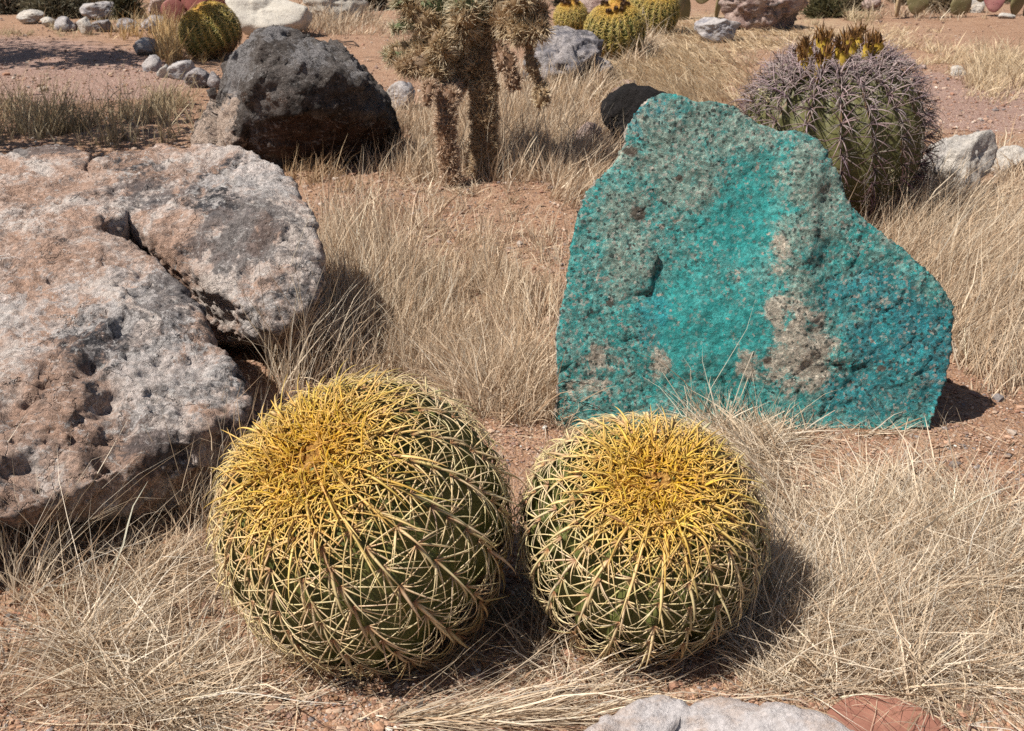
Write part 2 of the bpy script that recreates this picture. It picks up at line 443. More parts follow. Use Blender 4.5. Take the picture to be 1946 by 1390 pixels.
# ------------------------------------------------------------------ world and sun
SUN = np.array([-.52, -.20, .83]); SUN /= np.linalg.norm(SUN)
w = bpy.data.worlds.new('World'); SC.world = w; w.use_nodes = True
wt = w.node_tree; bg = wt.nodes['Background']
sky = wt.nodes.new('ShaderNodeTexSky'); sky.sky_type = 'NISHITA'; sky.sun_disc = False
sky.sun_elevation = math.asin(SUN[2]); sky.sun_rotation = math.atan2(SUN[0], SUN[1])
sky.air_density = 1.0; sky.dust_density = 1.2
wt.links.new(sky.outputs[0], bg.inputs['Color']); bg.inputs['Strength'].default_value = .05
sl = bpy.data.lights.new('sun', 'SUN'); sl.energy = 5.0; sl.angle = math.radians(.5); sl.color = (1, .945, .86)
so = bpy.data.objects.new('sun', sl); COL.objects.link(so)
so.rotation_euler = Vector(tuple(-SUN)).to_track_quat('-Z', 'Y').to_euler()
so.location = (-5, -2, 8)
cam = bpy.data.cameras.new('camera'); co = bpy.data.objects.new('camera', cam); COL.objects.link(co)
co.location = EYE; co.rotation_euler = (math.pi / 2 - PITCH, 0, 0)
cam.sensor_width = 36; cam.lens = 36 * FPX / 1946; cam.clip_end = 2000; cam.clip_start = .02
cam.dof.use_dof = True; cam.dof.focus_distance = 2.25; cam.dof.aperture_fstop = 13
SC.camera = co
SC.view_settings.view_transform = 'Standard'; SC.view_settings.look = 'None'
SC.view_settings.exposure = 0.5; SC.view_settings.gamma = 1
SC.cycles.use_denoising = False
SC.cycles.max_bounces = 6

# ------------------------------------------------------------------ ground
def ground_z(x, y):
    p = np.stack([x, y, np.zeros_like(x)], 1)
    near = 1 - sstep(14, 30, np.hypot(x, y))
    return (fbm(p * 1.1, 3, .5, 3) * .022 + fbm(p * 7, 3, .5, 8) * .008) * near
def steps(lo, hi, d, far, g=1.35):
    a = list(np.arange(lo, hi + 1e-6, d)); s = d
    while a[-1] < far: s *= g; a.append(a[-1] + s)
    s = d; b = []
    x = lo
    while x > -far: s *= g; x -= s; b.append(x)
    return np.array(b[::-1] + a)
xs = steps(-2.6, 2.6, .02, 400); ys = steps(1.0, 7.0, .02, 500)
GX, GY = np.meshgrid(xs, ys); gx, gy = GX.ravel(), GY.ravel()
gz = ground_z(gx, gy)
near = (np.abs(gx) < 3.2) & (gy > .5) & (gy < 8)
pp = np.stack([gx, gy, np.zeros_like(gx)], 1)
gz = gz + np.where(near, fbm(pp * 30, 3, .6, 4) * .004, 0)
nx, ny = len(xs), len(ys)
idx = np.arange(nx * ny).reshape(ny, nx)
GF = np.stack([idx[:-1, :-1], idx[:-1, 1:], idx[1:, 1:], idx[1:, :-1]], -1).reshape(-1, 4)
# r: gravel path, g: straw thatch
ok = (gy * math.cos(PITCH) + (CAM_H) * math.sin(PITCH)) > .2
qx, qy = proj(np.stack([gx, np.maximum(gy, .3), gz], 1))
def pe(cx, cy, rx, ry, s=.5):
    return (1 - sstep(1 - s, 1 + s, np.hypot((qx - cx) / rx, (qy - cy) / ry))) * ok
path = np.maximum(pe(60, 150, 330, 48), pe(1930, 190, 300, 62))
path = np.maximum(path, pe(-300, 120, 600, 60))
thatch = np.max([pe(1250, 120, 190, 75), pe(960, 240, 240, 90), pe(850, 600, 270, 190), pe(1800, 500, 200, 150), pe(1650, 1120, 300, 250), pe(1400, 60, 400, 45), pe(1850, 1250, 250, 200)], 0) * .55
gm = mesh_np('ground', np.stack([gx, gy, gz], 1), GF, {'mask': np.stack([path, thatch, 0 * path], 1)}, True)
go = link('ground', gm, M['ground']); tag(go, kind='structure')

# ------------------------------------------------------------------ turquoise boulder
def copper_rock():
    t = math.radians(17)
    p0 = G(1560, 822); n = np.array([-.05, -math.cos(t), math.sin(t)]); n /= np.linalg.norm(n)
    out = [(1262, 178), (1300, 186), (1335, 191), (1372, 194), (1405, 208), (1440, 235), (1482, 248), (1522, 256), (1560, 287), (1588, 330),
           (1612, 394), (1650, 424), (1700, 464), (1750, 508), (1800, 560), (1818, 582), (1813, 650), (1800, 720), (1772, 818), (1700, 824),
           (1560, 860), (1300, 870), (1080, 850), (1050, 800), (1056, 700), (1055, 630), (1068, 580), (1080, 540), (1086, 470), (1096, 405), (1116, 368),
           (1134, 343), (1165, 318), (1186, 280), (1192, 245), (1214, 206), (1240, 186)]
    fr = np.array([onplane(x, y, p0, n) for x, y in out])
    c = fr.mean(0)
    # the back of the slab: smaller, lower and set behind the front
    bk = fr.copy(); bk[:, 0] = c[0] + (fr[:, 0] - c[0]) * .86 + .01
    bk[:, 2] = np.where(fr[:, 2] > 0, fr[:, 2] * .86, fr[:, 2]); bk[:, 1] += .20
    bk2 = fr.copy(); bk2[:, 0] = c[0] + (fr[:, 0] - c[0]) * .6; bk2[:, 2] = np.where(fr[:, 2] > 0, fr[:, 2] * .6, fr[:, 2]); bk2[:, 1] += .40
    m = len(fr); V = np.concatenate([fr, bk, bk2])
    F = [list(range(m)), list(range(3 * m - 1, 2 * m - 1, -1))]
    for i in range(m):
        j = (i + 1) % m
        F.append([j, i, i + m, j + m]); F.append([j + m, i + m, i + 2 * m, j + 2 * m])
    def slab(pts, proud):
        f0 = np.array([onplane(x, y, p0, n) for x, y in pts]); m2 = len(f0)
        cc = f0.mean(0); tt = (f0[:, 0] - f0[:, 0].min()) / np.ptp(f0[:, 0]); f1 = cc + (f0 - cc) * .97 + n * (proud * (.12 + tt ** 2.2))[:, None]; f0 = f0 - n * .05
        return np.concatenate([f1, f0]), [list(range(m2)), list(range(2 * m2 - 1, m2 - 1, -1))] + [[(i + 1) % m2, i, i + m2, (i + 1) % m2 + m2] for i in range(m2)]
    shells = [(V, F),
              slab([(1140, 455), (1185, 440), (1224, 456), (1247, 486), (1241, 510), (1231, 555), (1216, 552), (1190, 556), (1160, 530), (1125, 500)], .016)]
    me = voxel_mesh(shells, .0065, 3)
    V, N = get_vn(me)
    front = sstep(.3, .7, N @ n)
    s = depth(c) / FPX
    def B(x, y, rx, ry=None, soft=.6):
        return blob(V, onplane(x, y, p0, n), (rx * s, .3, (ry or rx) * s), soft)
    mx = lambda *a: np.max(a, 0)
    crust = mx(B(1330, 245, 150, 60), B(1290, 300, 120, 70), B(1185, 400, 70, 60), B(1190, 500, 58, 70), B(1540, 330, 75, 90), B(1570, 420, 50, 50),
               B(1505, 470, 40, 70), B(1300, 355, 80, 45), B(1440, 255, 60, 40), B(1660, 470, 40, 30) * .6, B(1525, 560, 40, 50) * .8)
    tanm = mx(B(1515, 650, 55, 60), B(1500, 700, 70, 40), B(1425, 692, 28, 26), B(1540, 610, 30, 30), B(1255, 690, 26, 30), B(1545, 720, 26, 30),
              B(1480, 480, 25, 30) * .7, B(1470, 590, 20, 30), B(1130, 690, 50, 30) * .7, B(1110, 740, 60, 30) * .6)
    blue = mx(B(1720, 640, 130, 90), B(1650, 560, 100, 60) * .8, B(1230, 222, 42, 40), B(1660, 750, 120, 60) * .8, B(1260, 215, 50, 25) * .6, B(1240, 610, 40, 60) * .6, B(1780, 690, 50, 100))
    bright = mx(B(1425, 375, 80, 85), B(1400, 440, 80, 70), B(1290, 615, 50, 110), B(1385, 620, 100, 80), B(1340, 540, 60, 60) * .8, B(1470, 640, 40, 60) * .6, B(1380, 720, 80, 50) * .7)
    bright = bright * (1 - .8 * crust)
    rust = mx(B(1212, 406, 15, 14, .5), B(1199, 288, 13, 11, .5), B(1457, 684, 8, 8, .5), B(1160, 575, 8, 8), B(1290, 340, 8, 7), B(1675, 700, 9, 7))
    rimx, rimy = proj(V)
    rim = mx(B(1060, 700, 14, 90), B(1060, 620, 12, 40), B(1130, 348, 22, 16), B(1105, 385, 14, 30), B(1190, 262, 12, 25), B(1225, 195, 10, 12)) * (1 - sstep(.75, .95, N @ n)) + \
        (1 - sstep(-.3, .35, N @ n)) * .75
    d = fbm(V * 3.2, 3, .45, 21) * .030 * front + fbm(V * 11, 4, .55, 31) * .0075 + ridged(V * 26, 3, .6, 41) * .0025 + facet(V, 6, 3) * .0035 + facet(V, 18, 5) * .0022 * (1 - .6 * bright)
    d += fbm(V * 80, 2, .5, 51) * .0028 * (1 - .5 * bright)
    d += (tanm - .3 * bright) * .0025 + crust * .004
    # broad ridge dividing the face
    d += blob(V, onplane(1520, 420, p0, n), (.05, .4, .28)) * .02 - blob(V, onplane(1430, 400, p0, n), (.1, .4, .12)) * .012
    low = sstep(-.02, .05, V[:, 2])
    V2 = V + N * (d * (.4 + .6 * low))[:, None]
    set_v(me, V2)
    set_attr(me, 'mask', np.stack([crust, tanm, blue], 1)); set_attr(me, 'mask2', np.stack([bright, rust, rim], 1))
    o = link('boulder', me, M['copper'], None, (c[0], c[1] + .1, 0))
    tag(o, 'upright turquoise copper ore boulder with gray crusted patches', 'boulder')
    register(o)
copper_rock()

# ------------------------------------------------------------------ pitted boulder on the left
def pitted_rock():
    def H(lst, low):
        return hull([P(*q) for q in lst] + [np.array(q, float) for q in low])
    # near lobe: slopes up from its undercut front edge to the crevice ridge
    A = H([(205, 428, 2.98), (248, 464, 2.9), (298, 505, 2.8), (342, 566, 2.68), (386, 645, 2.52), (430, 690, 2.42), (460, 728, 2.36), (474, 764, 2.3), (440, 790, 2.24), (335, 845, 2.12), (250, 895, 2.02),
           (110, 948, 1.88), (0, 985, 1.80), (-300, 1010, 1.72), (-300, 420, 3.0), (0, 385, 3.1), (120, 400, 3.05), (230, 560, 2.55), (150, 760, 2.16)],
          [(-1.9, 2.15, .0), (-1.0, 2.25, -.08), (-.65, 2.32, -.1), (-.62, 2.4, -.1), (-.75, 2.75, -.1), (-1.0, 3.1, -.1), (-1.9, 3.1, -.1)])
    Bq = H([(170, 305, 3.42), (235, 286, 3.46), (330, 276, 3.5), (420, 281, 3.48), (482, 293, 3.42), (530, 322, 3.34), (566, 372, 3.22), (590, 420, 3.1), (599, 480, 3.0), (596, 560, 2.88),
            (575, 602, 2.84), (530, 634, 2.76), (492, 600, 2.81), (412, 538, 2.92), (350, 500, 2.99), (290, 465, 3.06), (250, 434, 3.1), (480, 420, 3.03), (230, 400, 3.12)],
           [(-.66, 3.28, -.1), (-.72, 3.6, -.1), (-.68, 3.4, -.1), (-1.5, 3.65, -.1), (-1.35, 3.42, -.1), (-.95, 3.32, -.05)])
    Cq = H([(-300, 350, 3.7), (0, 322, 3.6), (45, 291, 3.66), (95, 277, 3.7), (135, 282, 3.7), (168, 297, 3.62), (60, 330, 3.4), (150, 330, 3.4), (-300, 400, 3.3)],
           [(-2.0, 3.8, -.1), (-1.3, 3.75, -.1), (-1.25, 3.3, -.1), (-2.0, 3.2, -.1)])
    # saddle joining the lobes left of the crevice
    D = H([(-300, 380, 3.4), (0, 345, 3.4), (160, 325, 3.4), (232, 418, 3.06), (190, 425, 2.98), (250, 385, 3.18), (0, 400, 3.02), (-300, 430, 2.95), (205, 370, 3.16)],
          [(-1.9, 3.5, -.1), (-1.2, 3.5, -.1), (-1.18, 3.1, -.1), (-1.9, 2.9, -.1)])
    me = voxel_mesh([A, Bq, Cq, D], .0078, 3)
    V, N = get_vn(me)
    x, y = proj(V)
    d = fbm(V * 2.6, 3, .45, 5) * .030 + ridged(V * 6.5, 4, .55, 15) * .014 + facet(V, 4.5, 61) * .011 + facet(V, 13, 62) * .004 + fbm(V * 16, 4, .6, 25) * .013 + ridged(V * 20, 3, .6, 19) * .008
    w1, w2 = worley(V * 13 + fbm(V * 8, 2, .5, 3)[:, None] * .8, 2)
    rough = sstep(-.15, .25, fbm(V * 2.2, 3, .5, 77))
    pits = 1 - sstep(.05, .42, w1)
    sel = np.maximum(rough * .5, blob(V, P(90, 800, 2.1), (.34, .34, .22)))
    d -= pits * .024 * sel
    w3, _ = worley(V * 34 + 5, 6)
    d -= (1 - sstep(.05, .45, w3)) * .012 * np.maximum(rough, sel)
    d += fbm(V * 60, 2, .5, 35) * .003
    # named hollows
    for (px, py, Y, r, dep) in [(175, 690, 2.3, (.025, .06, .06), .06), (205, 750, 2.2, (.03, .06, .05), .05), (235, 610, 2.45, (.02, .06, .05), .035), (20, 790, 2.1, (.035, .08, .03), .05),
                                (75, 880, 2.0, (.05, .08, .02), .045), (270, 518, 2.7, (.012, .04, .012), .03), (235, 430, 3.0, (.07, .05, .03), .035), (370, 490, 3.0, (.025, .06, .025), .04),
                                (300, 320, 3.3, (.06, .1, .02), .025), (215, 850, 2.06, (.03, .1, .08), .05), (100, 330, 3.4, (.05, .1, .02), .03), (480, 540, 2.9, (.012, .06, .04), .03)]:
        d -= blob(V, P(px, py, Y), r, .9) * dep * .62 * (1 + .5 * fbm(V * 18, 2, .5, 88))
    V2 = V + N * d[:, None]
    set_v(me, V2)
    def B(px, py, Y, rx, ry, rz=None): return blob(V, P(px, py, Y), (rx, ry, rz or rx))
    mx = lambda *a: np.max(a, 0)
    tan = mx(B(90, 830, 2.05, .32, .3, .16), B(120, 500, 2.75, .3, .22, .15), B(250, 320, 3.3, .25, .2, .1) * .8, B(60, 350, 3.2, .3, .3, .12) * .8, B(320, 470, 3.0, .12, .2, .06)) * .75
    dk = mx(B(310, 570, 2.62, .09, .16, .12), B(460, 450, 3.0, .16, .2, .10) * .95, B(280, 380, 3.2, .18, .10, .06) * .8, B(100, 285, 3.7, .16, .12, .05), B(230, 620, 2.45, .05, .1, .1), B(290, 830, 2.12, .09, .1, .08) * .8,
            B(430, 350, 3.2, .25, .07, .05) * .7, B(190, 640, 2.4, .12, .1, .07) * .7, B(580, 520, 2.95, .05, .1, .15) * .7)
    wh = mx(B(330, 700, 2.3, .16, .2, .12), B(240, 540, 2.6, .12, .2, .05) * .8, B(500, 340, 3.3, .2, .2, .06), B(90, 560, 2.6, .3, .1, .1) * .6, B(60, 620, 2.45, .25, .12, .06) * .8, B(480, 600, 2.8, .1, .2, .1) * .6)
    # pale vein across the near lobe
    a, b = P(232, 575, 2.5), P(350, 700, 2.28)
    tt = np.clip(((V - a) @ (b - a)) / ((b - a) @ (b - a)), 0, 1); dist = np.linalg.norm(V - (a + tt[:, None] * (b - a)), axis=1)
    wh = np.maximum(wh * .75, 1.3 * (1 - sstep(.004, .014, dist + fbm(V * 20, 2, .5, 1) * .012)))
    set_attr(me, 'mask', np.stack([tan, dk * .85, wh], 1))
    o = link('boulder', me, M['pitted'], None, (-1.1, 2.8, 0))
    tag(o, 'huge pitted pinkish gray boulder split by a dark diagonal crevice', 'boulder'); register(o)
pitted_rock()

# ------------------------------------------------------------------ dark boulder
def dark_rock():
    top = [(425, 122, 5.62), (450, 82, 5.6), (486, 56, 5.5), (520, 52, 5.45), (576, 64, 5.5), (612, 78, 5.52), (652, 98, 5.5), (690, 140, 5.42), (716, 166, 5.4), (736, 202, 5.4), (751, 240, 5.42), (748, 290, 5.5),
           (500, 80, 5.28), (490, 150, 5.2), (560, 120, 5.2), (640, 140, 5.22), (700, 215, 5.3), (600, 200, 5.16), (480, 205, 5.22), (560, 235, 5.22), (660, 250, 5.3), (408, 190, 5.6),
           (520, 60, 5.9), (640, 100, 5.95), (735, 205, 5.95), (430, 125, 5.95)]
    low = [G(540, 318) + [0, .1, -.05], G(740, 300) + [0, .05, -.05], G(450, 330) + [0, .15, -.05], G(400, 300) + [.05, 0, -.05], G(740, 300) + [0, .55, -.05], G(420, 300) + [0, .55, -.05]]
    A = hull([P(*q) for q in top] + low)
    L = hull([P(*q) for q in [(420, 165, 5.5), (440, 180, 5.32), (470, 215, 5.25), (462, 262, 5.25), (400, 200, 5.48), (378, 268, 5.4), (385, 240, 5.5), (430, 300, 5.2), (455, 290, 5.22)]] +
             [G(376, 300) + [0, 0, -.05], G(450, 322) + [0, 0, -.05], G(460, 300) + [0, .4, -.05], G(400, 270) + [0, .1, -.05]])
    me = voxel_mesh([A, L], .013, 4)
    V, N = get_vn(me)
    d = fbm(V * 3, 3, .5, 9) * .04 + ridged(V * 8, 4, .6, 12) * .020 + facet(V, 4, 71) * .030 + facet(V, 11, 72) * .009 + fbm(V * 24, 3, .6, 13) * .012
    w1, _ = worley(V * 18, 4)
    d -= (1 - sstep(.05, .4, w1)) * .016 * sstep(-.1, .2, fbm(V * 3.1, 2, .5, 8))
    set_v(me, V + N * d[:, None])
    def B(px, py, Y, rx, rz): return blob(V, P(px, py, Y), (rx, .25, rz))
    mx = lambda *a: np.max(a, 0)
    brown = mx(B(590, 265, 5.3, .3, .13), B(690, 270, 5.4, .2, .1) * .8, B(500, 190, 5.2, .12, .05) * .5)
    tan = mx(B(425, 240, 5.35, .10, .14), B(400, 270, 5.4, .1, .1), B(440, 190, 5.35, .06, .08))
    grey = mx(B(455, 115, 5.5, .16, .18), B(680, 130, 5.5, .14, .06) * .7, B(440, 150, 5.45, .06, .08), B(590, 105, 5.3, .14, .06) * .7, B(520, 70, 5.35, .05, .03), B(490, 250, 5.25, .06, .12) * .4)
    set_attr(me, 'mask', np.stack([brown, tan, grey], 1))
    o = link('boulder', me, M['dark'], None, (-1.1, 5.5, 0))
    tag(o, 'big dark boulder with an overhanging black face and rusty underside', 'boulder'); register(o)
dark_rock()

# ------------------------------------------------------------------ pale stone at the bottom edge
def front_stone():
    top = [(1100, 1400, 1.21), (1125, 1378, 1.23), (1165, 1350, 1.26), (1225, 1328, 1.29), (1255, 1319, 1.30), (1285, 1332, 1.29), (1306, 1352, 1.27), (1340, 1334, 1.29), (1368, 1326, 1.30), (1410, 1338, 1.29),
           (1450, 1345, 1.28), (1510, 1352, 1.27), (1570, 1365, 1.25), (1610, 1378, 1.23), (1645, 1395, 1.21)]
    sh = []
    for seg in (top[:7], top[6:]):
        pts = [P(*q) for q in seg]
        pts += [P(q[0], q[1] + 130, q[2] - .10) for q in seg]
        pts += [np.array([p[0] * 1.04, 1.38, -.05]) for p in pts[:len(seg)]] + [np.array([pts[0][0], 1.02, -.05]), np.array([pts[len(seg) - 1][0], 1.02, -.05])]
        sh.append(hull(pts))
    me = voxel_mesh(sh, .007, 3)
    V, N = get_vn(me)
    d = fbm(V * 7, 3, .5, 61) * .010 + facet(V, 9, 91) * .009 + facet(V, 24, 92) * .0035 + fbm(V * 22, 3, .55, 62) * .005 + ridged(V * 45, 2, .5, 63) * .002
    set_v(me, V + N * d[:, None])
    o = link('stone', me, M['front'], None, (.24, 1.2, 0))
    tag(o, 'pale gray bumpy stone in front of the two barrel cacti', 'stone'); register(o)
M['front'] = rock_mat('pale_fieldstone', (.47, .435, .43), (.42, .325, .27), (.22, .21, .23), (.4, .62), (.55, .72), 9.0, (.62, .58, .55), .5, .6, grain=.7)
front_stone()

# ------------------------------------------------------------------ smaller stones
def stone(px, base, wpx, hpx, mat, label, dep=.8, seed=0, facets=11, name='stone', group=None, lean=0.0, rough=1.0, sharp=1.0):
    c = G(px, base); s = depth(c) / FPX
    wid, hei = wpx * s, hpx * s / math.cos(math.radians(10))
    r = np.random.default_rng(1000 + seed)
    bm = bmesh.new(); bmesh.ops.create_icosphere(bm, subdivisions=5 if wpx > 40 else 4, radius=1)
    V = np.array([v.co[:] for v in bm.verts]); F = np.array([[v.index for v in f.verts] for f in bm.faces]); bm.free()
    U = V.copy()
    nrm = unit(r.normal(size=(facets, 3)) * [1, 1, .8] + [0, 0, .15])
    dist = r.uniform(.5, .82, facets)
    dots = U @ nrm.T
    k = np.where(dots > 1e-3, dist[None] / np.maximum(dots, 1e-3), 9).min(1)
    rad = np.minimum(1, k) * sharp + (1 - sharp) * np.minimum(1, k * .5 + .5)
    V = U * rad[:, None]
    off = r.uniform(0, 50, 3)
    V = V + U * (fbm(U * 1.6 + off, 4, .5, seed) * .16 + ridged(U * 4 + off, 3, .5, seed + 3) * .05 * rough + fbm(U * 11 + off, 3, .55, seed + 5) * .035 * rough)[:, None]
    mn, mxx = V.min(0), V.max(0)
    V = (V - (mn + mxx) / 2) / (mxx - mn)
    V[:, 0] *= wid; V[:, 1] *= wid * dep
    bur = .12
    V[:, 2] = (V[:, 2] + .5) * hei * (1 + bur) - hei * bur
    V[:, 0] += lean * np.maximum(V[:, 2], 0)
    V[:, 1] += wid * dep * .35
    me = mesh_np(name, V + c * [1, 1, 0], F, None, True)
    o = link(name, me, M[mat], None, (c[0], c[1] + wid * dep * .35, 0))
    tag(o, label, 'boulder' if name == 'boulder' else 'stone', group); register(o)
    return o
ST = 'edging stones along the gravel path'
stone(1214, 292, 146, 126, 'black', 'black boulder hidden half behind the turquoise boulder', .7, 101, 8, 'boulder', rough=1.2)
stone(1113, 290, 64, 54, 'pink', 'small pale pinkish stone left of the black boulder', .8, 2)
stone(1176, 196, 36, 28, 'brown', 'small round brown stone peeking from grass above the black boulder', .8, 3)
stone(1190, 172, 46, 18, 'pink', 'low rosy stone buried in straw above the brown stone', .8, 4)
stone(1452, 58, 172, 92, 'pink', 'large craggy pinkish rock at the back of the straw patch', .7, 6, 14, 'boulder', rough=1.8)
stone(1363, 80, 88, 42, 'marble', 'low violet gray stone in front of the craggy pinkish rock', .7, 7, 8)
stone(1822, 395, 140, 140, 'white', 'white blocky boulder right of the hooked barrel cactus', .8, 8, 8, 'boulder')
stone(1925, 335, 88, 54, 'white', 'low white rock beside the blocky white boulder', .8, 9, 8)
stone(1826, 147, 40, 20, 'white', 'flat white stone in straw beside the right gravel path', .8, 10)
stone(1729, 125, 26, 12, 'pink', 'pale flat pinkish stone above the spiny barrel cactus right side', .8, 11)
stone(1754, 133, 18, 8, 'pink', 'tiny rosy pebble stone next to the pale flat pinkish stone', .8, 12)
stone(510, 72, 158, 92, 'cream', 'large smooth cream boulder right of the far golden barrel', .75, 53, 7, 'boulder', rough=.4)
stone(636, 44, 124, 62, 'cream', 'broad pale boulder with straw at its foot, behind the dark boulder', .7, 54, 7, 'boulder', rough=.5)
stone(300, 36, 44, 48, 'pink', 'pinkish gray rock beside the red prickly pear pads', .8, 15, 8, 'boulder')
stone(757, 210, 66, 52, 'marble', 'gray stone between the dark boulder and the cholla', .8, 16, 7)
stone(56, 45, 54, 24, 'white', 'leftmost pale edging stone under the gray shrub', .7, 20, 7, group=ST)
stone(90, 51, 32, 17, 'white', 'small whitish edging stone second from the left', .7, 21, 7, group=ST)
stone(122, 60, 38, 26, 'marble', 'lilac gray edging stone third from the left', .7, 22, 7, group=ST)
stone(160, 66, 32, 31, 'white', 'pointed pale edging stone standing taller than its neighbours', .7, 23, 7, group=ST)
stone(194, 61, 40, 21, 'grey', 'dark gray edging stone right of the pointed one', .7, 24, 7, group=ST)
stone(242, 59, 40, 22, 'grey', 'gray two toned edging stone left of the rounded white topped one', .7, 25, 7, group=ST)
stone(292, 62, 58, 30, 'grey', 'rounded white topped edging stone below the pinkish gray rock', .7, 26, 6, group=ST)
stone(143, 57, 20, 14, 'brown', 'small dark stone wedged against the pointed pale edging stone', .7, 27, 7, group=ST)
stone(186, 38, 74, 31, 'marble', 'lichen spotted gray rock behind the edging stones', .7, 28, 9)
stone(150, 22, 22, 12, 'marble', 'little gray rock at the back of the lichen spotted rock', .7, 29, 9)
stone(275, 108, 52, 33, 'marble', 'wedge shaped striped stone left of the far golden barrel', .8, 30, 7)
SR = 'gray stones in a short row below the far golden barrel'
stone(288, 141, 38, 34, 'marble', 'gray mottled stone at the left end of the short row', .8, 31, 8, group=SR)
stone(312, 150, 30, 26, 'white', 'pale stone second in the short row', .8, 32, 8, group=SR)
stone(345, 152, 54, 34, 'marble', 'wide gray stone in the middle of the short row', .8, 33, 8, group=SR)
stone(376, 168, 54, 36, 'grey', 'gray angular stone right of the wide one in the short row', .8, 34, 8, group=SR)
stone(408, 170, 30, 32, 'grey', 'last gray stone of the row against the dark boulder', .8, 35, 8, group=SR)
stone(404, 190, 22, 22, 'dark', 'small dark stone touching the left side of the dark boulder', .8, 36, 8)
stone(347, 62, 26, 30, 'dark', 'dark stone tucked behind the far golden barrel', .8, 37, 8)
stone(1125, 30, 90, 50, 'pink', 'rosy rock behind the clump of golden barrels', .7, 38, 9, 'boulder')
stone(1858, 26, 30, 26, 'white', 'white stone under the prickly pear at the back', .7, 39, 8)
stone(1914, 38, 34, 12, 'white', 'low pale stone between the prickly pear pads at the back', .7, 40, 8)
stone(1655, 22, 40, 22, 'pink', 'pinkish stone left of the dried prickly pear', .7, 41, 8)

def grey_wedge():
    A = hull([P(*q) for q in [(1005, 90, 8.0), (1020, 62, 8.1), (1050, 50, 8.15), (1095, 52, 8.15), (1128, 58, 8.1), (1140, 75, 8.0), (1136, 100, 7.7), (1085, 138, 7.45), (1040, 148, 7.45), (1008, 142, 7.5), (1000, 115, 7.6), (1060, 100, 7.55)]] +
             [G(1010, 150) + [0, .15, -.05], G(1060, 150) + [0, .3, -.05], G(1130, 130) + [0, .2, -.05], G(1010, 120) + [0, .8, -.05], G(1120, 120) + [0, .5, -.05]])
    B = hull([P(*q) for q in [(1140, 110, 7.8), (1158, 118, 7.75), (1166, 130, 7.7), (1140, 140, 7.65), (1120, 118, 7.8)]] + [G(1165, 145) + [0, .1, -.05], G(1125, 145) + [0, .1, -.05], G(1150, 130) + [0, .2, -.05]])
    me = voxel_mesh([A, B], .014, 2)
    V, N = get_vn(me)
    d = fbm(V * 4, 3, .5, 71) * .03 + facet(V, 4, 81) * .03 + facet(V, 10, 82) * .012 + ridged(V * 11, 3, .5, 72) * .010 + fbm(V * 30, 2, .5, 73) * .006
    set_v(me, V + N * d[:, None])
    o = link('boulder', me, M['grey'], None, (.4, 7.8, 0))
    tag(o, 'gray overhanging boulder with straw under it, right of the cholla', 'boulder'); register(o)
grey_wedge()

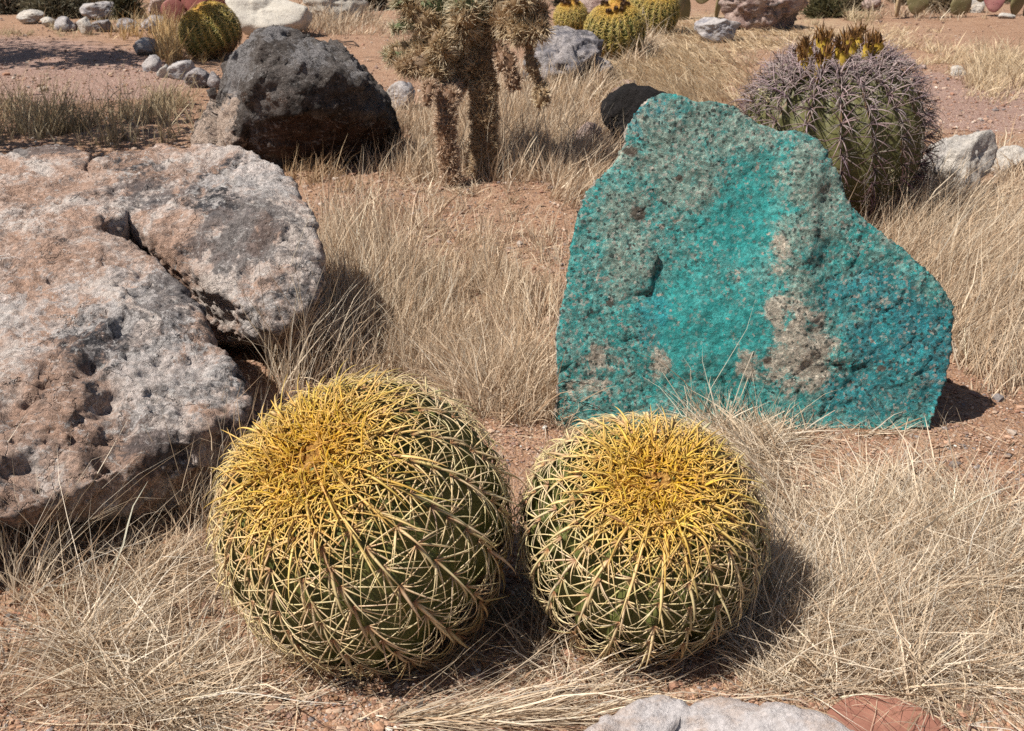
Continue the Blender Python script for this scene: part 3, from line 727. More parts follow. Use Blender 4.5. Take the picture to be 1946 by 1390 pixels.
# ------------------------------------------------------------------ ribbed cacti
def frame_of(axis):
    a = np.asarray(axis, float); a = a / np.linalg.norm(a)
    t = np.array([0, -1.0, 0]) - a * np.dot([0, -1.0, 0], a); t = t / np.linalg.norm(t)
    return a, t, np.cross(a, t)
def barrel(root, center, R, axis, nrib, kind, hi=True, squash=.93, height=1.0, seed=0, twist=0.0, px=1.0):
    r = np.random.default_rng(500 + seed)
    a, e1, e2 = frame_of(axis); c = np.asarray(center, float)
    gold = kind == 'gold'
    ampl = .13 if gold else .13
    ph0 = r.uniform(0, 1)
    ribj = r.normal(0, .12 if gold else .08, nrib)
    def crest_phi(k, th): return (k + ph0 + ribj[k % nrib] * .6 + twist * th) * 2 * math.pi / nrib
    def surf(th, phi, crest=None):
        u = (phi * nrib / (2 * math.pi)) - ph0 - twist * th
        if crest is None:
            kk = np.floor(u + .5)
            fr = u - kk - ribj[kk.astype(int) % nrib] * .6
            prof = np.clip(1 - np.abs(np.sin(np.pi * np.clip(fr, -.5, .5))) ** .85, 0, 1)
        else: prof = np.ones_like(th)
        fade = sstep(.10, .5, th)
        rr = R * (1 - ampl * fade + ampl * fade * prof * 1.0)
        wob = 1 + .02 * np.sin(3 * phi + seed) + .02 * np.sin(2 * th + phi)
        rr = rr * wob
        sx = np.sin(th); cz = np.cos(th)
        sx = np.sign(sx) * np.abs(sx) ** .88
        z = cz * squash * height
        z = z - .10 * np.exp(-(th / .30) ** 2)              # dimpled crown
        return c + (a * (z)[:, None] + e1 * (sx * np.cos(phi))[:, None] + e2 * (sx * np.sin(phi))[:, None]) * rr[:, None], prof
    nth, nph = (90, nrib * 10) if hi else (40, nrib * 6)
    th = np.linspace(.02, 2.75, nth); ph = np.linspace(0, 2 * np.pi, nph, endpoint=False)
    TH, PH = np.meshgrid(th, ph, indexing='ij')
    V, prof = surf(TH.ravel(), PH.ravel())
    # shallow notches between areoles
    V = V + unit(V - c) * (R * .008 * np.sin(TH.ravel() * R / (.034 if gold else .04) * 2 * np.pi) * prof)[:, None]
    idx = np.arange(nth * nph).reshape(nth, nph)
    F = np.stack([idx[:-1], np.roll(idx[:-1], -1, 1), np.roll(idx[1:], -1, 1), idx[1:]], -1).reshape(-1, 4)
    Fc = np.stack([np.roll(idx[0], -1), idx[0], np.full(nph, nth * nph)], -1)
    V = np.concatenate([V, [V[idx[0]].mean(0)]])
    old = sstep(1.75, 2.3, TH.ravel()); old = np.append(old, 0)
    me = mesh_np('body', V, [F, Fc], {'mask': np.stack([np.append(sstep(.80, .98, prof) * (.55 if gold else 1.0), 0), old * .9, old * 0], 1)}, True)
    link('body', me, M['gold_body' if gold else 'fero_body'], root)
    # ---- areoles
    AP, AN, AT, TT = [], [], [], []
    step = (.046 if gold else .056) if hi else .027
    for k in range(nrib):
        t0 = r.uniform(.05, .16); tl = []
        while t0 < 2.35:
            tl.append(t0); t0 += step / R * r.uniform(.85, 1.15) * (.34 + .66 * min(1, t0 / .85))
        tl = np.array(tl); pk = np.array([crest_phi(k, t) for t in tl])
        p, _ = surf(tl, pk, True); p2, _ = surf(tl + .03, pk, True); p3, _ = surf(tl, pk + .03, True)
        tg = unit(p2 - p); sb = unit(p3 - p); nn = unit(np.cross(tg, sb))
        nn = np.where(((p - c) * nn).sum(1, keepdims=True) < 0, -nn, nn)
        AP.append(p); AN.append(nn); AT.append(tg); TT.append(tl)
    AP, AN, AT, TT = map(np.concatenate, (AP, AN, AT, TT))
    keep = AP[:, 2] > .004
    AP, AN, AT, TT = AP[keep], AN[keep], AT[keep], TT[keep]
    AB = np.cross(AN, AT)
    parts = []
    def spin(nper, ang, out, length, width, curl, jit=.2, nseg=6, colf=None, sub=None, sides=4, rootc=None, tipc=None, droop=.1):
        sel = np.arange(len(AP)) if sub is None else np.where(sub)[0]
        for j in range(nper):
            m = len(sel)
            an = np.asarray(ang)[j] + r.normal(0, jit, m)
            d = AT[sel] * np.cos(an)[:, None] + AB[sel] * np.sin(an)[:, None]
            D = unit(d + AN[sel] * (out + r.normal(0, .14, m))[:, None] + r.normal(0, .07, (m, 3)))
            bend = -AN[sel] * (curl * r.uniform(.6, 1.4, m))[:, None] + AT[sel] * (droop * r.uniform(.2, 1.8, m))[:, None]
            LL = length * r.uniform(.72, 1.2, m); young = sstep(.5, .12, TT[sel])
            LL = LL * (1 - .35 * young)
            old = sstep(1.6, 2.3, TT[sel])
            parts.append(strands(AP[sel] - AN[sel] * .002, D, LL, width * r.uniform(.75, 1.25, m), bend, nseg, sides, np.cross(D, AN[sel]), colf(TT[sel], r, m), tipc, rootc, .75, .55))
    if gold:
        far_ = 0 if hi else 1
        def colf(t, r, m):
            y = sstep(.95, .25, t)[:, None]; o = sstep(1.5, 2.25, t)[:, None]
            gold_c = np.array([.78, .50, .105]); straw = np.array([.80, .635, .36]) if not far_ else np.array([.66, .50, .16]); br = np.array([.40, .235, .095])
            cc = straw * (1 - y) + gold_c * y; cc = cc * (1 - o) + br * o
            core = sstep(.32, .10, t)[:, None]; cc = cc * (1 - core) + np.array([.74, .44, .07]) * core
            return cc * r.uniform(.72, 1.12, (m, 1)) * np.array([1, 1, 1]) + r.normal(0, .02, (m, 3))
        rc = (.30, .125, .05)
        wmul = max(1.0, px)
        if hi:
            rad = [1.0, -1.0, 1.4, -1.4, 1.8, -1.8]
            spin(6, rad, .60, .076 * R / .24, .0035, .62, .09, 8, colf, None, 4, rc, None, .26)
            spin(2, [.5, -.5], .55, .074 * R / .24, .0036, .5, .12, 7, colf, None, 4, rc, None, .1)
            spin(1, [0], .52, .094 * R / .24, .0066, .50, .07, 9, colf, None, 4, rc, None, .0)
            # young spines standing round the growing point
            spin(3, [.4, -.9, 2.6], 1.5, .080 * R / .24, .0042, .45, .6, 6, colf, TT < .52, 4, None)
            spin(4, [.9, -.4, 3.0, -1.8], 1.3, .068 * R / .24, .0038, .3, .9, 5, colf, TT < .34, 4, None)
            # dead brown spines matted at the foot
            ft = AP[:, 2] < .07
            spin(4, [0, .7, -.7, 1.4], .9, .060 * R / .24, .0026, .3, .5, 6, lambda t, r, m: np.array([.36, .21, .095]) * r.uniform(.6, 1.2, (m, 1)), ft, 3, None)
        else:
            rad = [1.5, -1.5, .75, -.75, 2.3, -2.3]
            spin(6, rad, .8, .056, .0046 * wmul, .5, .3, 2, colf, None, 3, None)
            spin(2, [.2, -.3], 1.0, .05, .0050 * wmul, .5, .25, 2, colf, None, 3, None)
    else:
        def colf(t, r, m):
            o = sstep(.6, 1.6, t)[:, None]
            cc = np.array([.40, .305, .295]) * (1 - o) + np.array([.14, .088, .078]) * o
            return cc * r.uniform(.6, 1.25, (m, 1)) + r.normal(0, .012, (m, 3))
        def colw(t, r, m): return np.array([.50, .45, .40]) * r.uniform(.6, 1.1, (m, 1))
        spin(7, [.0, .9, -.9, 1.7, -1.7, 2.6, -2.6], 1.1, .125, .0052, .35, .25, 7, colf, None, 4, None)
        spin(4, [.15, 3.0, 1.4, -1.4], 2.2, .175, .0056, .75, .6, 10, colf, None, 4, None)
        spin(4, [1.3, -1.3, 2.1, -2.1], .3, .075, .0016, .25, .3, 4, colw, None, 3, None)
        spin(5, [.6, -.6, 2.9, 1.9, -2.1], 1.5, .105, .0056, .45, .5, 6, colf, TT < .8, 4, None)
    V, F, C = join(parts)
    me = mesh_np('spine_coat', V, F, {'Col': np.clip(C, .01, 1)}, True)
    s = link('spine_coat', me, M['spine'], root); tag(s, kind='stuff')
    # areole cushions stay in the wool part with the crown felt
    return c, a, e1, e2, surf
def crown_wool(root, c, a, e1, e2, surf, rad=.32, seed=0, R=.25):
    nr, na = 14, 60
    th = np.linspace(.0, rad, nr); ph = np.linspace(0, 2 * np.pi, na, endpoint=False)
    TH, PH = np.meshgrid(th, ph, indexing='ij')
    V, _ = surf(np.maximum(TH.ravel(), .01), PH.ravel())
    lift = .012 * (1 - sstep(.6 * rad, rad, TH.ravel())) - .004
    V = V + a * (lift + fbm(V * 90, 3, .6, seed) * .006)[:, None]
    idx = np.arange(nr * na).reshape(nr, na)
    F = np.stack([idx[:-1], np.roll(idx[:-1], -1, 1), np.roll(idx[1:], -1, 1), idx[1:]], -1).reshape(-1, 4)
    link('crown_wool', mesh_np('crown_wool', V, F, None, True), M['wool'], root)

t1 = thing('golden_barrel_cactus', (P(700, 985, 1.735)[0], 1.735, 0), 'large golden barrel cactus nearest the pitted boulder, left of its twin', 'cactus', 'pair of golden barrel cacti in front')
b = barrel(t1, (P(700, 985, 1.735)[0], 1.735, .204), .270, (-.33, -.433, .839), 21, 'gold', True, squash=.97, seed=1, twist=.25)
crown_wool(t1, *b, .10, 1)
t2 = thing('golden_barrel_cactus', (P(1222, 1010, 1.737)[0], 1.737, 0), 'smaller rounder golden barrel cactus in front of the turquoise boulder', 'cactus', 'pair of golden barrel cacti in front')
b = barrel(t2, (P(1222, 1010, 1.737)[0], 1.737, .176), .227, (.035, -.496, .867), 22, 'gold', True, squash=.97, seed=2, twist=-.15)
crown_wool(t2, *b, .10, 2)

def far_barrel(px, base, wpx, axis, label, seed, h=.95, fl=True):
    g = G(px, base); s = depth(g) / FPX; R = wpx * s / 2 * .96
    t = thing('golden_barrel_cactus', (g[0], g[1] + R * .7, 0), label, 'cactus', 'golden barrel cacti in the background')
    c = np.array([g[0], g[1] + R * .8, R * .86])
    b = barrel(t, c, R, axis, 22, 'gold', False, squash=h, seed=seed, px=1.25)
    crown_wool(t, *b, .38, seed)
    if fl:
        r = np.random.default_rng(seed); cc, a, e1, e2, surf = b
        for k in range(14):
            ph = r.uniform(0, 6.28); th = r.uniform(.24, .42)
            p, _ = surf(np.array([th]), np.array([ph])); p = p[0]
            f = bud(p, unit(a + (p - cc) / R * .8), .024, .055, (.42, .24, .05), (.09, .045, .02), t, seed * 20 + k)
def bud(p, d, r0, h, c1, c2, root, seed, name='dried_bud'):
    """A small ribbed bud with a ragged dry tip."""
    rr = np.random.default_rng(seed)
    a, e1, e2 = frame_of(d); n = 10
    zs = np.array([-.1, .1, .35, .6, .8, 1.0]); rs = np.array([.7, 1, 1.05, .8, .85, .6])
    ph = np.linspace(0, 2 * np.pi, n, endpoint=False)
    V = np.concatenate([p + a * z * h + (e1 * np.cos(ph)[:, None] + e2 * np.sin(ph)[:, None]) * (r0 * q * (1 + .12 * np.cos(ph * 5)))[:, None] + rr.normal(0, r0 * .08, (n, 3)) for z, q in zip(zs, rs)])
    idx = np.arange(len(zs) * n).reshape(len(zs), n)
    F = np.stack([idx[:-1], np.roll(idx[:-1], -1, 1), np.roll(idx[1:], -1, 1), idx[1:]], -1).reshape(-1, 4)
    f = np.repeat(sstep(.45, .75, zs), n)[:, None]
    C = np.array(c1) * (1 - f) + np.array(c2) * f
    cap = [idx[-1][::-1]]
    me = mesh_np(name, V, [F, np.array(cap)], {'Col': C}, True)
    return link(name, me, M['skin_part'], root)
far_barrel(395, 116, 118, (-.3, -.25, .9), 'golden barrel cactus beside the large smooth cream boulder', 11, .9, False)
far_barrel(1172, 117, 120, (-.1, -.35, .9), 'golden barrel cactus with a ring of brown buds, behind the gray overhanging boulder', 12)
far_barrel(1246, 70, 100, (.05, -.45, .9), 'golden barrel cactus furthest right in the back clump', 13)
far_barrel(1086, 66, 66, (-.1, -.3, .95), 'golden barrel cactus mostly hidden behind the gray overhanging boulder', 14)
far_barrel(1196, 46, 66, (.0, -.3, .95), 'golden barrel cactus at the back between two budding ones', 15)

# ------------------------------------------------------------------ hooked barrel cactus
def ferocactus():
    base = np.array([P(1576, 300, 4.42)[0], 4.42, 0])
    t = thing('hooked_barrel_cactus', base, 'tall gray spined barrel cactus with dried yellow fruit behind the turquoise boulder', 'cactus')
    R = .372
    c = base + [0, 0, .335]
    ax = unit(np.array([-.10, -.16, 1.0]))
    b = barrel(t, c, R, ax, 17, 'fero', True, squash=.98, seed=3, twist=.1)
    cc, a, e1, e2, surf = b
    r = np.random.default_rng(33)
    k = 0
    for ring, (th, n) in enumerate(((.12, 3), (.24, 7), (.37, 10))):
        for i in range(n):
            ph = (i + r.uniform(-.3, .3)) / n * 6.283
            if ring == 2 and 0 < (ph % 6.283) < .9: continue
            p, _ = surf(np.array([th]), np.array([ph])); p = p[0]
            d = unit(a + (p - cc) / R * .35 + r.normal(0, .12, 3))
            hh = r.uniform(.045, .06)
            p = p + d * .03
            fr = bud(p - d * .03, d, .021, hh + .025, (.66, .46, .07), (.60, .40, .06), t, 900 + k, 'fruit')
            # dried flower: a fan of stiff brown petals
            m = 22
            D = unit(d + r.normal(0, .24, (m, 3))); off = r.normal(0, .009, (m, 3))
            cr = np.array([.30, .155, .05]) * r.uniform(.5, 1.35, (m, 1))
            V, F, C = strands(p + d * (hh * .9 - .005) + off, D, r.uniform(.03, .048, m), .0085, r.normal(0, .18, (m, 3)), 3, 3, None, cr, (.075, .035, .018), None, .35, .5)
            fo = link('dried_flower', mesh_np('dried_flower', V, F, {'Col': np.clip(C, .01, 1)}), M['spine'], fr)
            k += 1
    # two pale stubs of old flowers on the flank
    for (px, py, Y) in ((1450, 182, 4.16), (1690, 332, 4.1)):
        p = P(px, py, Y); m = 22
        ln = np.linspace(-1, 1, m)[:, None]
        d = unit(np.array([[.5 if px < 1500 else .1, -.3, -.6]]))
        V, F, C = strands(p + ln * d * .03, unit(np.array([[.4, -1, .3]]) + r.normal(0, .3, (m, 3))), .022, .006, r.normal(0, .2, (m, 3)), 2, 3, None, np.array([.62, .56, .36]) * r.uniform(.7, 1.1, (m, 1)))
        link('flower_scar', mesh_np('flower_scar', V, F, {'Col': C}), M['spine'], t)
ferocactus()

# ------------------------------------------------------------------ cholla
def cholla():
    Y0 = 5.22
    t = thing('cholla_cactus', G(905, 335), 'shaggy brown cholla cactus on two spiny trunks behind the open straw', 'cactus')
    r = np.random.default_rng(44)
    W = [  # name, pixel path (x, y, Y), radius px, spine length, colour kind
        ('trunk', [(858, 350, 5.00), (850, 290, 5.02), (846, 235, 5.04), (850, 190, 5.08), (872, 150, 5.40), (902, 110, 5.26)], 15, .026, 'rust'),
        ('trunk', [(918, 338, 5.2), (921, 280, 5.22), (920, 210, 5.24), (918, 150, 5.26), (916, 90, 5.3), (922, 20, 5.32), (928, -40, 5.34), (925, -75, 5.34)], 21, .026, 'brown'),
        ('branch', [(915, 140, 5.22), (880, 122, 5.34), (840, 118, 5.24), (800, 122, 5.20), (762, 132, 5.22)], 17, .05, 'brown'),
        ('branch', [(840, 118, 5.24), (825, 135, 5.18), (832, 158, 5.16)], 16, .052, 'straw'),
        ('branch', [(850, 112, 5.24), (810, 96, 5.26), (775, 98, 5.30), (742, 112, 5.34)], 15, .045, 'straw'),
        ('branch', [(916, 90, 5.28), (875, 72, 5.36), (838, 58, 5.26), (800, 38, 5.24), (770, 10, 5.26)], 17, .05, 'straw'),
        ('branch', [(800, 38, 5.24), (782, 42, 5.24), (762, 50, 5.26), (746, 56, 5.28)], 9, .03, 'green'),
        ('branch', [(838, 58, 5.26), (832, 84, 5.18), (846, 104, 5.14)], 17, .055, 'straw'),
        ('branch', [(895, 84, 5.34), (880, 60, 5.22), (890, 40, 5.19), (870, 15, 5.19)], 18, .055, 'straw'),
        ('branch', [(775, 98, 5.30), (756, 104, 5.30), (730, 104, 5.34)], 9, .03, 'green'),
        ('branch', [(770, 10, 5.26), (760, -20, 5.29), (790, -50, 5.34)], 15, .045, 'green'),
        ('branch', [(920, 40, 5.3), (890, 10, 5.2), (850, -15, 5.34), (820, -40, 5.34)], 18, .05, 'green'),
        ('branch', [(850, -5, 5.34), (826, 14, 5.26), (800, 8, 5.24)], 14, .045, 'green'),
        ('branch', [(920, 50, 5.3), (960, 45, 5.2), (1000, 30, 5.14), (1040, 25, 5.12)], 18, .05, 'brown'),
        ('branch', [(960, 50, 5.18), (985, 62, 5.10), (1015, 60, 5.06), (1036, 52, 5.06)], 15, .05, 'straw'),
        ('branch', [(1000, 30, 5.14), (985, 5, 5.08), (1000, -30, 5.06), (1040, -50, 5.10)], 17, .05, 'straw'),
        ('branch', [(1010, 60, 5.10), (1004, 95, 5.10), (1012, 130, 5.10), (1028, 165, 5.10), (1024, 198, 5.10)], 9, .02, 'brown'),
        ('branch', [(1028, 165, 5.10), (1034, 180, 5.08), (1022, 205, 5.06)], 10, .028, 'straw'),
        ('branch', [(948, 90, 5.2), (962, 120, 5.14), (972, 145, 5.12), (980, 170, 5.12)], 14, .02, 'rust'),
        ('branch', [(822, 150, 5.22), (815, 172, 4.97), (810, 200, 4.97)], 8, .02, 'rust'),
        ('branch', [(940, 20, 5.3), (970, 15, 5.45), (1010, -10, 5.55)], 17, .05, 'brown'),
        ('branch', [(905, 60, 5.3), (870, 40, 5.45), (830, 20, 5.55)], 17, .05, 'brown'),
    ]
    pal = {'rust': ((.24, .14, .085), (.56, .35, .21), (.76, .58, .42)), 'brown': ((.22, .14, .08), (.52, .33, .18), (.78, .61, .40)),
           'straw': ((.30, .20, .11), (.60, .41, .22), (.84, .70, .48)), 'green': ((.15, .165, .085), (.52, .46, .28), (.80, .72, .52))}
    for nm, path, rp, sl, kind in W:
        pts = np.array([P(*q) for q in path]); 
        # resample as a smooth polyline
        seg = np.linalg.norm(np.diff(pts, axis=0), axis=1); cum = np.concatenate([[0], np.cumsum(seg)])
        n = max(8, int(cum[-1] / .012)); tt = np.linspace(0, cum[-1], n)
        c = np.stack([np.interp(tt, cum, pts[:, k]) for k in range(3)], 1)
        for _ in range(int(.05 / .012)):
            c[1:-1] = (c[:-2] + 2 * c[1:-1] + c[2:]) / 4
        tg = unit(np.gradient(c, axis=0)); ref = np.array([.3, -1, .2]); e1 = unit(np.cross(tg, ref)); e2 = np.cross(tg, e1)
        rad = rp * depth(c.mean(0)) / FPX * np.ones(n) * (1 + (.26 if nm == 'branch' else .10) * np.sin(tt / .13 * 6.28 + r.uniform(0, 6)))
        if nm == 'branch': rad *= np.sqrt(np.clip((cum[-1] - tt) / .04, .12, 1))
        k = 18; ph = np.linspace(0, 2 * np.pi, k, endpoint=False)
        knob = 1 + .22 * np.cos(ph[None] * 5 + (tt / .03)[:, None] * 2.2) * np.cos((tt / .026)[:, None] * 3.1 + ph[None] * 2)
        V = c[:, None] + (e1[:, None] * np.cos(ph)[None, :, None] + e2[:, None] * np.sin(ph)[None, :, None]) * (rad[:, None] * knob)[..., None]
        idx = np.arange(n * k).reshape(n, k)
        F = np.stack([idx[:-1], np.roll(idx[:-1], -1, 1), np.roll(idx[1:], -1, 1), idx[1:]], -1).reshape(-1, 4)
        dark, midc, pale = map(np.array, pal[kind])
        base_c = (dark if kind != 'green' else np.array([.14, .17, .075]))
        C = np.repeat((base_c * 1.0)[None], n * k, 0) * r.uniform(.7, 1.2, (n * k, 1))
        o = link(nm, mesh_np(nm, V.reshape(-1, 3), [F, np.array([idx[-1]])], {'Col': C}, True), M['skin_part'], t)
        # clusters of spines
        m = int(max(16, cum[-1] / .016 * 2 * np.pi * rad.mean() / .021 * (1.7 if kind == 'rust' or nm == 'trunk' else 1)))
        i = r.integers(0, n, m); an = r.uniform(0, 6.283, m)
        out = e1[i] * np.cos(an)[:, None] + e2[i] * np.sin(an)[:, None]
        p = c[i] + out * rad[i][:, None] * 1.0
        per = 7
        p = np.repeat(p, per, 0); D = unit(np.repeat(out, per, 0) + r.normal(0, .55, (m * per, 3)) * [1, 1, 1] + np.repeat(tg[i], per, 0) * .25)
        u = r.uniform(0, 1, (m * per, 1)); cc = np.where(u < .36, midc, pale) * r.uniform(.65, 1.15, (m * per, 1))
        V, F, C = strands(p, D, sl * r.uniform(.5, 1.3, m * per), .0050, r.normal(0, .08, (m * per, 3)), 1, 3, None, cc, tuple(pale), tuple(midc * .7), .7, .8)
        s = link('spine_coat', mesh_np('spine_coat', V, F, {'Col': np.clip(C, .01, 1)}), M['spine'], o); tag(s, kind='stuff')
cholla()

# ------------------------------------------------------------------ prickly pears
def pad_mesh(c, axis, face, w, h, th, seed):
    rr = np.random.default_rng(seed)
    bm = bmesh.new(); bmesh.ops.create_icosphere(bm, subdivisions=4, radius=1)
    U = np.array([v.co[:] for v in bm.verts]); F = np.array([[v.index for v in f.verts] for f in bm.faces]); bm.free()
    a = unit(np.asarray(axis, float)); f = np.asarray(face, float); f = unit(f - a * np.dot(f, a)); s = np.cross(a, f)
    wide = 1 - .28 * np.clip(-U[:, 2], 0, 1) ** 1.0
    x = U[:, 0] * wide * w / 2; z = U[:, 2] * h / 2 + h / 2; y = np.sign(U[:, 1]) * np.abs(U[:, 1]) ** .8 * th / 2
    y = y + .10 * h * ((z / h) ** 2 - .3) * rr.uniform(-.6, .6)
    V = np.asarray(c) + s * x[:, None] + f * y[:, None] + a * z[:, None]
    V = V + fbm(V * 12, 2, .5, seed)[:, None] * .006
    return mesh_np('pad', V, F, None, True)
def prickly(px, base, pads, label, Yoff=0):
    g = G(px, base); g[1] += Yoff
    t = thing('prickly_pear', g, label, 'cactus', None)
    s = depth(g) / FPX
    for k, (x, yb, w, h, tilt, turn, mat) in enumerate(pads):
        c = P(x, yb, g[1] + (k % 3) * .05)
        ax = (math.sin(math.radians(tilt)), .1 * (-1) ** k, math.cos(math.radians(tilt)))
        link('pad', pad_mesh(c, ax, (math.sin(math.radians(turn)), -math.cos(math.radians(turn)), 0), w * s, h * s, .045, int(px) + k), M[mat], t)
prickly(390, 62, [(335, 44, 46, 44, -10, 10, 'pad_red'), (372, 40, 58, 60, 4, -20, 'pad_red'), (405, 44, 34, 62, 12, 60, 'pad_red'), (432, 40, 44, 60, -4, 25, 'pad_red'), (462, 30, 50, 60, 18, -15, 'pad_red'),
                  (345, 6, 50, 60, -12, 20, 'pad_red'), (385, -14, 56, 62, 6, -30, 'pad_red'), (430, -16, 50, 60, 10, 30, 'pad_red'), (400, 20, 60, 56, -20, -10, 'pad_red')],
        'red padded prickly pear behind the far golden barrel')
prickly(1704, 36, [(1703, 34, 20, 46, 3, 55, 'pad_tan'), (1738, 28, 42, 44, 6, -10, 'pad_olive'), (1720, -4, 40, 46, -14, 20, 'pad_olive'), (1690, -8, 40, 46, -20, 35, 'pad_tan'), (1756, -10, 40, 44, 18, -20, 'pad_olive')],
        'dried tan and olive prickly pear at the back of the bare ground')
prickly(1892, 34, [(1889, 24, 40, 50, -4, -25, 'pad_rose'), (1926, 30, 32, 44, 6, 20, 'pad_olive'), (1946, 38, 26, 40, 12, 40, 'pad_olive'), (1840, 22, 46, 40, -50, 0, 'pad_olive'), (1866, 4, 40, 46, -14, 20, 'pad_olive'),
                   (1905, -16, 42, 46, 10, 15, 'pad_olive'), (1940, -6, 44, 50, 14, -20, 'pad_rose')],
        'rose and olive prickly pear near the white stones at the back')
prickly(1330, 48, [(1300, 50, 40, 60, -4, 40, 'pad_olive'), (1360, 40, 34, 66, 6, 65, 'pad_olive'), (1330, 8, 44, 44, 10, -10, 'pad_olive'), (1290, -8, 44, 48, -15, 25, 'pad_olive'), (1372, -16, 40, 44, 18, 30, 'pad_olive')],
        'olive prickly pear in shade left of the craggy pinkish rock', .5)

# ------------------------------------------------------------------ shrubs and shade trees
def shrub(px, base, wpx, hpx, label, seed, c1, c2, n=2600):
    g = G(px, base); s = depth(g) / FPX; r = np.random.default_rng(seed)
    W, H = wpx * s / 2, hpx * s
    t = thing('shrub', g + [0, W * .5, 0], label, 'shrub')
    m = 90; o = g + [0, W * .5, 0]
    D = unit(np.stack([r.normal(0, .8, m), r.normal(0, .8, m), r.uniform(.3, 1.3, m)], 1))
    V, F, C = strands(o + r.normal(0, W * .18, (m, 3)) * [1, 1, 0], D, H * r.uniform(.6, 1.1, m), .018, r.normal(0, .2, (m, 3)), 4, 3, None, np.array([[.10, .075, .05]]) * r.uniform(.6, 1.3, (m, 1)))
    link('stem', mesh_np('stem', V, F, {'Col': C}), M['leaf'], t)
    u = unit(r.normal(size=(n, 3))); u[:, 2] = np.abs(u[:, 2]); rad = r.uniform(.3, 1, (n, 1)) ** .5
    p = o + u * rad * [W, W, H] * (1 + .3 * fbm(u * 3 + seed, 3, .5, seed))[:, None]
    dl = unit(u + r.normal(0, .6, (n, 3)))
    cc = np.array(c1) * (1 - rad * .0) + (np.array(c2) - np.array(c1)) * r.uniform(0, 1, (n, 1))
    V, F, C = strands(p, dl, r.uniform(.04, .1, n), r.uniform(.006, .02, n), r.normal(0, .25, (n, 3)), 2, 2, None, cc * r.uniform(.6, 1.2, (n, 1)))
    f = link('foliage', mesh_np('foliage', V, F, {'Col': np.clip(C, .01, 1)}), M['leaf'], t)
shrub(95, 34, 130, 60, 'gray olive shrub behind the leftmost edging stones', 61, (.09, .08, .045), (.24, .21, .14))
shrub(235, 36, 60, 60, 'dark small shrub between the lichen spotted rock and pinkish rock', 62, (.05, .05, .025), (.14, .12, .06), 1500)
shrub(15, 26, 60, 50, 'small gray shrub above the path at the far left', 63, (.10, .09, .06), (.26, .23, .17), 1200)
shrub(1570, 34, 70, 40, 'low olive shrub right of the craggy pinkish rock', 64, (.07, .065, .03), (.19, .17, .08), 1400)
shrub(1630, 20, 60, 40, 'dry brown shrub behind the pinkish stone at the back', 65, (.10, .075, .045), (.24, .18, .11), 1200)
shrub(1800, 24, 90, 50, 'straw coloured dry shrub between the two back prickly pears', 66, (.16, .12, .07), (.38, .29, .18), 1600)
shrub(700, 20, 70, 60, 'dark twiggy shrub behind the broad pale boulder', 67, (.06, .05, .03), (.17, .14, .09), 1500)
shrub(1080, 14, 50, 60, 'dark shrub behind the rosy rock and barrel clump', 68, (.03, .028, .018), (.09, .075, .045), 1200)

shrub(1612, 14, 130, 70, 'wide dark olive shrub along the back right of the craggy rock', 81, (.055, .05, .025), (.15, .125, .065), 2200)
shrub(1762, 10, 120, 70, 'wide brown shrub behind the dried prickly pear', 82, (.07, .05, .03), (.20, .15, .09), 2200)
shrub(1880, 6, 150, 70, 'dark shrub behind the rose prickly pear', 83, (.05, .045, .025), (.14, .12, .06), 2200)
shrub(640, 2, 170, 60, 'dark shrub above the broad pale boulder', 84, (.05, .045, .025), (.15, .125, .07), 2200)
shrub(170, 14, 120, 60, 'tan dry shrub behind the lichen spotted rock', 85, (.12, .09, .05), (.28, .22, .13), 1800)
def tree(x, y, lean, h, crown, label, seed, n=5200, bands=()):
    r = np.random.default_rng(seed)
    t = thing('shade_tree', (x, y, 0), label, 'tree', 'leafy trees shading the left side')
    P0, rad = [], []
    def limb(a, b, ra, rb, name):
        k = 9; m = 14; s = np.linspace(0, 1, m)
        c = a + (b - a) * s[:, None] + np.stack([fbm(np.stack([s * 3 + seed + q, s * 0, s * 0], 1), 2, .5, seed + q) for q in range(3)], 1) * .12 * np.sin(s * np.pi)[:, None]
        tg = unit(np.gradient(c, axis=0)); e1 = unit(np.cross(tg, [.2, 1, .1])); e2 = np.cross(tg, e1)
        ph = np.linspace(0, 6.283, k, endpoint=False); rr = ra + (rb - ra) * s
        V = c[:, None] + (e1[:, None] * np.cos(ph)[None, :, None] + e2[:, None] * np.sin(ph)[None, :, None]) * rr[:, None, None]
        idx = np.arange(m * k).reshape(m, k)
        F = np.stack([idx[:-1], np.roll(idx[:-1], -1, 1), np.roll(idx[1:], -1, 1), idx[1:]], -1).reshape(-1, 4)
        link(name, mesh_np(name, V.reshape(-1, 3), F, None, True), M['bark'], t)
    base = np.array([x, y, -.05]); top = base + [lean[0], lean[1], h]
    limb(base, top, .10, .06, 'trunk')
    ps, Ds = [], []
    for (cx, cy, cz, rx, ry, rz, cnt) in crown:
        cc = np.array([cx, cy, cz])
        limb(top * .9 + base * .1, cc, .05, .015, 'limb')
        q = r.normal(size=(cnt, 3)) * [rx, ry, rz] * .5
        ps.append(cc + q)
    p = np.concatenate(ps); m = len(p)
    keep = fbm(p * 1.9, 3, .6, seed) > -.12
    p = p[keep]; m = len(p)
    cr = np.array([.06, .085, .03]) + (np.array([.13, .14, .05]) - np.array([.06, .085, .03])) * r.uniform(0, 1, (m, 1))
    V, F, C = strands(p, unit(r.normal(size=(m, 3))), r.uniform(.06, .14, m), r.uniform(.02, .05, m), r.normal(0, .2, (m, 3)), 2, 2, None, cr, None, None, .5)
    link('crown', mesh_np('crown', V, F, {'Col': C}), M['leaf'], t)
